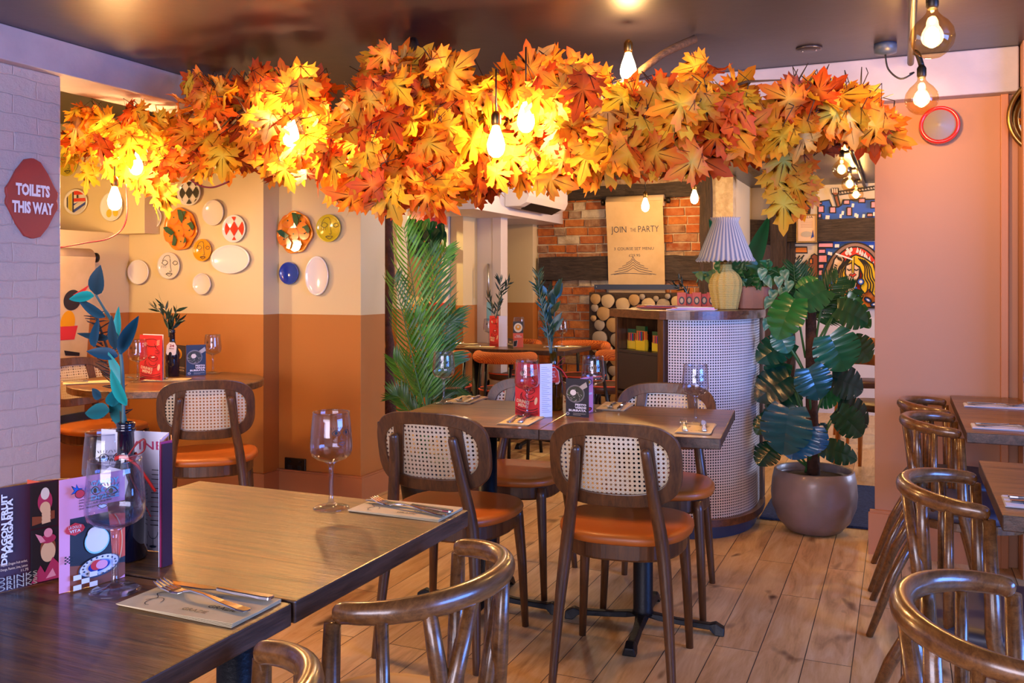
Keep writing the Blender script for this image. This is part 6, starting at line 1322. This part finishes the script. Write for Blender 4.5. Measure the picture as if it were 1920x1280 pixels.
# ================= autumn garland =================
MAPLE = [(0, 0), (.05, -.02), (.16, -.10), (.14, .00), (.30, .00), (.42, -.04), (.36, .07), (.50, .13), (.36, .20), (.40, .30), (.26, .28), (.33, .40), (.46, .44), (.50, .58), (.36, .55), (.34, .66), (.22, .58), (.17, .50), (.16, .66), (.24, .76), (.12, .78), (.10, .90), (0, 1.05)]
OUT = MAPLE + [(-x, y) for x, y in reversed(MAPLE[1:-1])]
def maple(m, c, d, nrm, size, cols, r, sides=1):
    d = Vector(d).normalized(); nr = Vector(nrm); nr = nr - d * nr.dot(d)
    if nr.length < 1e-3: nr = d.orthogonal()
    nr.normalize(); sd = d.cross(nr); c = Vector(c); ctr = (0, .34); b = len(m.v); vs = []; n = len(OUT); bend = r.uniform(.05, .45); cup = r.uniform(-.35, .25)
    def put(x, y): return c + d * (y * size) + sd * (x * size) + nr * size * (-bend * y * y * .5 + cup * x * x + .05 * math.sin(9 * x + 5 * y))
    vs.append(put(*ctr)); vs += [put(ctr[0] + (x - ctr[0]) * .5, ctr[1] + (y - ctr[1]) * .5) for x, y in OUT]; vs += [put(x, y) for x, y in OUT]
    fs = [(0, 1 + i, 1 + (i + 1) % n) for i in range(n)] + [(1 + i, 1 + n + i, 1 + n + (i + 1) % n, 1 + (i + 1) % n) for i in range(n)]
    m.add(vs, fs, M['maple'], True); c0, c1, c2 = cols
    m.c[b] = c0
    for i in range(n): m.c[b + 1 + i] = c1; m.c[b + 1 + n + i] = c2
    # dark veins on both faces
    dk = tuple(q * .22 for q in c2); base = (0, 0)
    for tx, ty in ((0, .95), (.42, .50), (-.42, .50), (.36, .12), (-.36, .12)):
        for off in (.012, -.012):
            p = []
            for f, w in ((0, .010), (.5, .007), (1, .002)):
                x, y = tx * f, ty * f; L = math.hypot(tx, ty); px_, py_ = -ty / L * w, tx / L * w; p += [put(x + px_, y + py_) + nr * off * size * .6, put(x - px_, y - py_) + nr * off * size * .6]
            bb_ = len(m.v); m.add(p, [(0, 1, 3, 2), (2, 3, 5, 4)], M['maple'], False)
            for q in range(6): m.c[bb_ + q] = dk
PAL = [(('F4BC40', 'EE9A2C', 'E46C22'), 6), (('F4C83C', 'F2AC2C', 'EC8A24'), 7), (('F4D850', 'F4C838', 'F2AE28'), 5), (('EA8A2A', 'E0681E', 'D04E1A'), 4), (('C06A22', 'A84A18', '8A3612'), 2), (('F0DCA8', 'ECCB7C', 'E6A84A'), 1.4), (('D0C848', 'E6BC38', 'EC942A'), 1.5)]
PALL = [tuple(lin(c)[:3] for c in p) for p, w in PAL]; PW_ = [w for p, w in PAL]
SIL = [(122, 168, 335), (160, 170, 335), (200, 175, 345), (250, 188, 385), (300, 190, 395), (350, 135, 350), (400, 118, 352), (450, 128, 350), (500, 118, 358), (560, 122, 362), (605, 140, 372), (650, 170, 400), (700, 80, 425), (760, 88, 425), (830, 84, 415), (880, 125, 395), (930, 122, 390), (1000, 92, 372), (1060, 95, 368), (1100, 105, 380), (1150, 140, 362), (1190, 165, 348), (1240, 150, 340), (1290, 95, 345), (1340, 90, 325), (1380, 110, 320), (1400, 205, 320), (1440, 205, 300), (1480, 140, 300), (1540, 140, 300), (1600, 165, 285), (1640, 190, 290), (1672, 225, 285)]
def sil(px):
    for i in range(len(SIL) - 1):
        a, b = SIL[i], SIL[i + 1]
        if a[0] <= px <= b[0]: f = (px - a[0]) / (b[0] - a[0]); return a[1] + (b[1] - a[1]) * f, a[2] + (b[2] - a[2]) * f
    return None
def gy(px): # distance of the garland line into the room
    if px < 330: return 3.5
    if px < 450: return 3.5 - (px - 330) / 120 * .3
    if px < 1300: return 3.2 + .15 * math.sin(px / 120)
    return 3.2 + (px - 1300) / 380 * .35
BULBPX = [(215, 372, 4.3), (255, 308, 4.4), (545, 252, 3.55), (932, 268, 3.25), (986, 222, 3.3), (1178, 128, 3.7)]
SEG = [('maple garland at the far left under the white beam, behind the pier', 122, 330, 150), ('maple garland crossing the white beam, above the harlequin plates', 330, 500, 120), ('maple garland around the bright bulb left of centre', 500, 650, 105), ('maple garland bunch hanging lowest above the column', 650, 860, 235), ('maple garland around the glowing pair of bulbs at the centre', 860, 1050, 180), ('maple garland above the hanging paper roll', 1050, 1250, 150), ('maple garland with a bare branch end reaching the ceiling', 1250, 1420, 105), ('maple garland tip at the far right in front of the pink wall', 1420, 1674, 135)]
r = random.Random(77)
for gi, (lb, x0, x1, N) in enumerate(SEG):
    t = thing('autumn_garland', lb, 'garland', (0, 0, 0), 0, 'maple leaf garlands under the ceiling')
    m = MB(); ms = MB(); cnt = 0; tries = 0
    while cnt < N and tries < N * 6:
        tries += 1; px = r.uniform(x0, x1); s_ = sil(px)
        if not s_: continue
        top, bot = s_; f = r.random(); py = top + 18 + (bot - top - 50) * f
        if 612 < px < 648 and py < 215: continue
        if 1120 < px < 1165 and 125 < py < 175: continue
        if 1255 < px < 1420 and py < 185 and r.random() < .55: continue
        if 1400 < px < 1470 and py < 205: continue
        if 1030 < px < 1110 and py > 330 and r.random() < .3: continue
        y = gy(px) + r.uniform(-.38, .32); c = wy(px, py, y)
        if any(math.hypot(px - bx, py - by) < 30 and y < wd(bx, by, bd).y + .03 for bx, by, bd in BULBPX): continue
        if c.z > CEIL - .05: c.z = CEIL - .05 - r.random() * .05
        if c.x < -3.2 and c.z > 2.08: c.z = 2.08 - r.random() * .1
        size = r.uniform(.105, .17) * (1.0 if px > 330 else .95)
        up = (1 - f) ; ctrx = (px - (x0 + x1) / 2) / (x1 - x0)
        dirv = Vector((r.gauss(ctrx * 1.2, .55), r.gauss(-.2, .5), r.gauss(-.55 + 1.0 * max(0, up - .68) * 2.2, .45)))
        nrm = Vector((r.gauss(0, .45), -1 + r.gauss(0, .35), r.gauss(.25, .5)))
        cols = r.choices(PALL, PW_)[0]; k = r.uniform(.9, 1.3)
        if px < 330: cols = r.choices(PALL, [4, 6, 8, 4, 2, 1.5, 3])[0]
        cols = tuple(tuple(min(1, q * k) for q in cc__) for cc__ in cols)
        maple(m, c - dirv.normalized() * size * .4, dirv, nrm, size, cols, r); cnt += 1
        if r.random() < .5:
            b_ = c - dirv.normalized() * size * .4; ms.tube([b_, b_ - dirv.normalized() * .05 + Vector((0, .01, .02)), b_ + Vector((r.uniform(-.05, .05), .10, .10 if c.z < 1.85 else -.02))], .0016, M['twig'], 4)
    if gi == 7: # hanging cluster
        for i in range(26):
            px, py = r.uniform(1458, 1512), r.uniform(285, 390); c = wy(px, py, 3.45 + r.uniform(-.1, .1)); dv = Vector((r.gauss(0, .35), -.1, -1)); cols = r.choices(PALL, [1, 5, 6, 1, 0, 1, 3])[0]; maple(m, c - dv.normalized() * .06, dv, (r.gauss(0, .4), -1, r.gauss(0, .3)), r.uniform(.12, .165), cols, r)
    if gi == 0:
        for px, py in ((290, 375), (310, 370), (296, 350), (262, 345), (170, 330)):
            c = wy(px, py, 3.4); maple(m, c - Vector((0, 0, -.06)), (r.gauss(0, .2), 0, -1), (r.gauss(0, .3), -1, 0), .16, PALL[2], r)
    m.build('maple_leaves', t, recalc=False)
    # woody branch
    pts = []
    k = 6
    for i in range(k + 1):
        px = x0 + (x1 - x0) * i / k; s_ = sil(min(max(px, 122), 1672)); py = s_[0] + (s_[1] - s_[0]) * (.42 + .1 * math.sin(i * 2 + gi)); p = wy(px, py, gy(px) + .06); p.z = min(p.z, 2.05 if p.x < -3.2 else CEIL - .06); pts.append(p)
    for i in range(1, k):
        b_ = pts[i]; 
        for _ in range(2): e_ = b_ + Vector((r.uniform(-.25, .25), r.uniform(-.2, .15), r.uniform(-.14, .04))); e_.z = min(e_.z, CEIL - .04 if e_.x > -3.2 else 2.06); ms.tube([b_, (b_ + e_) / 2 + Vector((0, 0, .02)), e_], [.007, .005, .0025], M['branch'], 6)
    ms.tube(spline(pts, 5), .016, M['branch'], 9); ms.build('branch', t)
t = thing('bare_branch', 'thick bare branch slanting up to the ceiling right of the bulb glow', 'branch'); m = MB()
m.tube(spline([wd(1145, 168, 3.55), wd(1185, 145, 3.6), wd(1215, 122, 3.62), wd(1250, 97, 3.66), wd(1303, 73, 3.72)], 5), [.012] * 8 + [.015] * 8 + [.017] * 5, M['branch'], 9); m.build('wood', t)
t = thing('bare_branch', 'bare branch arching between the right-hand leaf clusters', 'branch'); m = MB(); m.tube(spline([wd(1290, 210, 3.55), wd(1315, 193, 3.55), wd(1345, 189, 3.56), wd(1380, 200, 3.56), wd(1410, 212, 3.58)], 5), .014, M['branch'], 9)
m.build('wood', t); t = thing('bare_branch', 'bare branch end poking out of the rightmost leaf cluster', 'branch'); m = MB(); m.tube(spline([wd(1425, 210, 3.6), wd(1470, 198, 3.6), wd(1530, 192, 3.62), wd(1578, 181, 3.64)], 5), .013, M['branch'], 9); m.build('wood', t)
t = thing('bare_branch', 'stub of sawn branch on the ceiling above the lowest leaf bunch', 'branch'); m = MB(); m.tube([wd(775, 78, 3.75), wd(782, 105, 3.6), wd(800, 160, 3.45)], [.02, .018, .014], M['branch'], 9); m.build('wood', t)
# ================= bulbs =================
BULBS = []
def bulb(name, label, loc, kind='edison', hang=None, power=14, col='FFC070', group=None):
    t = thing(name, label, 'light bulb', tuple(loc), 0, group)
    if kind == 'globe': prof = [(1e-5, -.0625), (.024, -.058), (.045, -.043), (.058, -.022), (.0625, 0), (.058, .024), (.044, .045), (.027, .06), (.017, .072), (.014, .085)]; hz = .085
    else: prof = [(1e-5, -.052), (.012, -.05), (.024, -.04), (.031, -.022), (.032, -.004), (.026, .02), (.018, .042), (.013, .056), (.012, .064)]; hz = .062
    m = MB(); m.lathe(prof, M['bulbglass'] if kind == 'globe' else M['opal'], n=28); m.build('glass', t, recalc=False)
    if kind == 'globe': m = MB(); m.ball((0, 0, .0), .021, M['filament'], 14, 1.5); m.build('filament', t)
    m = MB(); m.lathe([(.0135, hz - .002), (.015, hz), (.0175, hz + .006), (.0175, hz + .035), (.014, hz + .042), (.008, hz + .05), (1e-5, hz + .05)], M['brass'] if kind == 'edison' else M['dark_bronze'], n=20); m.build('lamp_holder', t)
    if hang == 1: hang = loc[2] + .26
    if hang == 2: hang = 2.19
    if hang: m = MB(); m.tube([(0, 0, hz + .045), (0, 0, hang - loc[2])], .003, M['black'], 6); m.build('flex', t)
    BULBS.append(('light_' + name, Vector(loc), power)); return t
bulb('pendant_bulb', 'pear-shaped bulb with brass holder hanging below the left leaves', wd(215, 374, 4.3), hang=1, power=9)
bulb('pendant_bulb', 'bulb buried in the left leaves, right of the lower brass one', wd(255, 308, 4.4), hang=1, power=13)
bulb('pendant_bulb', 'brilliant bulb in the leaves left of centre', wd(545, 250, 3.5), hang=1, power=17)
bulb('pendant_bulb', 'left one of the glowing pair in the centre leaves', wd(930, 268, 3.2), hang=1, power=8)
bulb('pendant_bulb', 'right one of the glowing pair in the centre leaves', wd(986, 222, 3.3), hang=1, power=9)
bulb('pendant_bulb', 'bulb close under the ceiling beside the slanting bare branch', wd(1178, 128, 3.55), power=7)
bulb('pendant_bulb', 'small bulb hanging in front of the kraft paper roll', wd(1210, 385, 7.3), hang=2, power=8)
bulb('pendant_bulb', 'small bulb hanging before the bricks near the lamp shade', wd(1302, 370, 7.2), hang=2, power=6)
bulb('globe_bulb', 'largest globe bulb at the top right', wd(1748, 70, 2.66), 'globe', power=5)
bulb('globe_bulb', 'second globe bulb, next to the red bell', wd(1728, 186, 3.54), 'globe', power=9)
for i, (px, py, d) in enumerate(((1578, 318, 6.2), (1593, 345, 7.1), (1605, 365, 7.9), (1615, 381, 8.7))):
    bulb('globe_bulb', ('nearest of the four small globe bulbs in the rear room', 'second of the four rear globe bulbs', 'third of the four rear globe bulbs', 'furthest of the four rear globe bulbs')[i], wd(px, py, d), 'globe', power=7)
def rod(label, x, y0, y1, z, drops):
    t = thing('light_rail', label, 'light rail'); m = MB(); m.tube([(x, y0, z), (x, y1, z)], .013, M['dark_bronze'], 12); m.build('rail', t)
    for y, bx, bz in drops: m = MB(); m.tube(spline([(x, y, z), (x + (bx - x) * .6, y, z - .01), (bx, y, bz)], 4), .011, M['dark_bronze'], 10); m.build('arm', t)
    for y in (y0 + .1, (y0 + y1) / 2, y1 - .08): m = MB(); m.tube([(x, y, z), (x, y, CEIL if y < 4.5 else 2.19)], .004, M['dark_bronze'], 6); m.build('suspension', t)
g1, g2_ = wd(1748, 70, 2.66), wd(1728, 186, 3.54); rod('dark metal light rail under the ceiling, top right', .035, 1.9, 4.08, 2.155, ((g1.y, g1.x, g1.z + .13), (g2_.y, g2_.x, g2_.z + .13)))
q1, q4 = wd(1578, 318, 6.2), wd(1615, 381, 8.7); rod('light rail of the rear room above the mural', q1.x + .06, q1.y - .25, q4.y + .2, 2.15, [(wd(px, py, d).y, wd(px, py, d).x, wd(px, py, d).z + .13) for px, py, d in ((1578, 318, 6.2), (1593, 345, 7.1), (1605, 365, 7.9), (1615, 381, 8.7))])
p = wz(1660, 82, CEIL); t = thing('ceiling_rose', 'round black ceiling rose with a looping cable, top right', 'ceiling rose', (p.x, p.y, CEIL)); m = MB(); m.lathe([(.045, 0), (.047, -.012), (.045, -.04), (.01, -.047), (1e-5, -.047)], M['slate'], n=32); m.build('rose', t)
m = MB(); q = Vector((.035, p.y + .1, 2.155)) - Vector((p.x, p.y, CEIL)); m.tube(spline([(0, 0, -.045), (.012, 0, -.11), (.06, 0, -.155), (.11, .02, -.13), (q.x, q.y, q.z)], 5), .004, M['black'], 6); m.build('cable', t)
t = thing('red_flex', 'dark red cable drooping from the leaves to behind the pier', 'cable'); m = MB(); m.tube(spline([wd(236, 345, 4.4), wd(238, 400, 4.4), wd(228, 430, 4.4), wd(200, 448, 4.35), wd(160, 455, 4.3), wd(112, 464, 4.2)], 6), .004, M['darkred'], 6); m.build('flex', t)
t = thing('red_flex', 'red cable loop under the leaves above the oranges plate', 'cable'); m = MB(); m.tube(spline([wd(358, 338, 3.9), wd(375, 348, 3.9), wd(400, 351, 3.9), wd(430, 340, 3.9)], 6), .004, M['darkred'], 6); m.build('flex', t)
# ================= camera and light =================
cam = bpy.data.cameras.new('camera'); co = bpy.data.objects.new('camera', cam); COL.objects.link(co); S.camera = co
co.location = (0, 0, EYE); co.rotation_euler = (PI / 2, 0, TH)
cam.sensor_width = 36; cam.lens = 36 * F / 1920; cam.shift_y = -(640 - 530) / 1920; cam.clip_start = .02
def point(name, loc, w, col='FFC070', r=.03):
    l = bpy.data.lights.new(name, 'POINT'); l.energy = w; l.color = lin(col)[:3]; l.shadow_soft_size = r
    o = bpy.data.objects.new(name, l); o.location = loc; COL.objects.link(o); return o
def area(name, loc, target, sx, sy, w, col):
    l = bpy.data.lights.new(name, 'AREA'); l.shape = 'RECTANGLE'; l.size = sx; l.size_y = sy; l.energy = w; l.color = lin(col)[:3]
    o = bpy.data.objects.new(name, l); o.location = loc; o.rotation_euler = (Vector(target) - Vector(loc)).to_track_quat('-Z', 'Y').to_euler(); COL.objects.link(o); return o
WS = 1.0
area('window_daylight_right', (3.3, 1.6, 1.45), (-1.5, 2.2, .8), 2.6, 1.1, 170, '5E96FF')
area('window_daylight_front', (-.6, -3.0, 1.5), (-1.2, 3, 1.0), 3.4, 1.5, 165, 'E6DEF4')
area('window_daylight_rear', (3.4, 7.2, 1.45), (-1.5, 7.4, .6), 2.0, 1.1, 90, 'C4D4FF')
point('recess_lamp', (-4.3, 6.3, 2.0), 60, 'FFE0A0'); point('alcove_lamp', (-4.2, 3.2, 1.5), 22, 'FFD090', .05); point('rear_left_fill', (-2.3, 6.0, 2.05), 14, 'FFDCB0', .1)  # rear left point: soft fill added to brighten the dark rear, no fitting
for n, p, w in BULBS: point(n, p, w * 1.7, 'FFCA88', .035)
w = bpy.data.worlds.new('world'); S.world = w; w.use_nodes = True; bg = w.node_tree.nodes['Background']; bg.inputs[0].default_value = lin('C4C6E6'); bg.inputs[1].default_value = .55
S.view_settings.view_transform = 'Standard'; S.view_settings.look = 'None'; S.view_settings.gamma = 1; S.view_settings.exposure = .6; S.view_settings.use_curve_mapping = False
c = S.cycles; c.max_bounces = 10; c.diffuse_bounces = 4; c.glossy_bounces = 4; c.transmission_bounces = 8; c.transparent_max_bounces = 24; c.sample_clamp_indirect = 5; c.sample_clamp_direct = 40; c.caustics_reflective = False; c.caustics_refractive = False; c.use_denoising = True; c.blur_glossy = .5
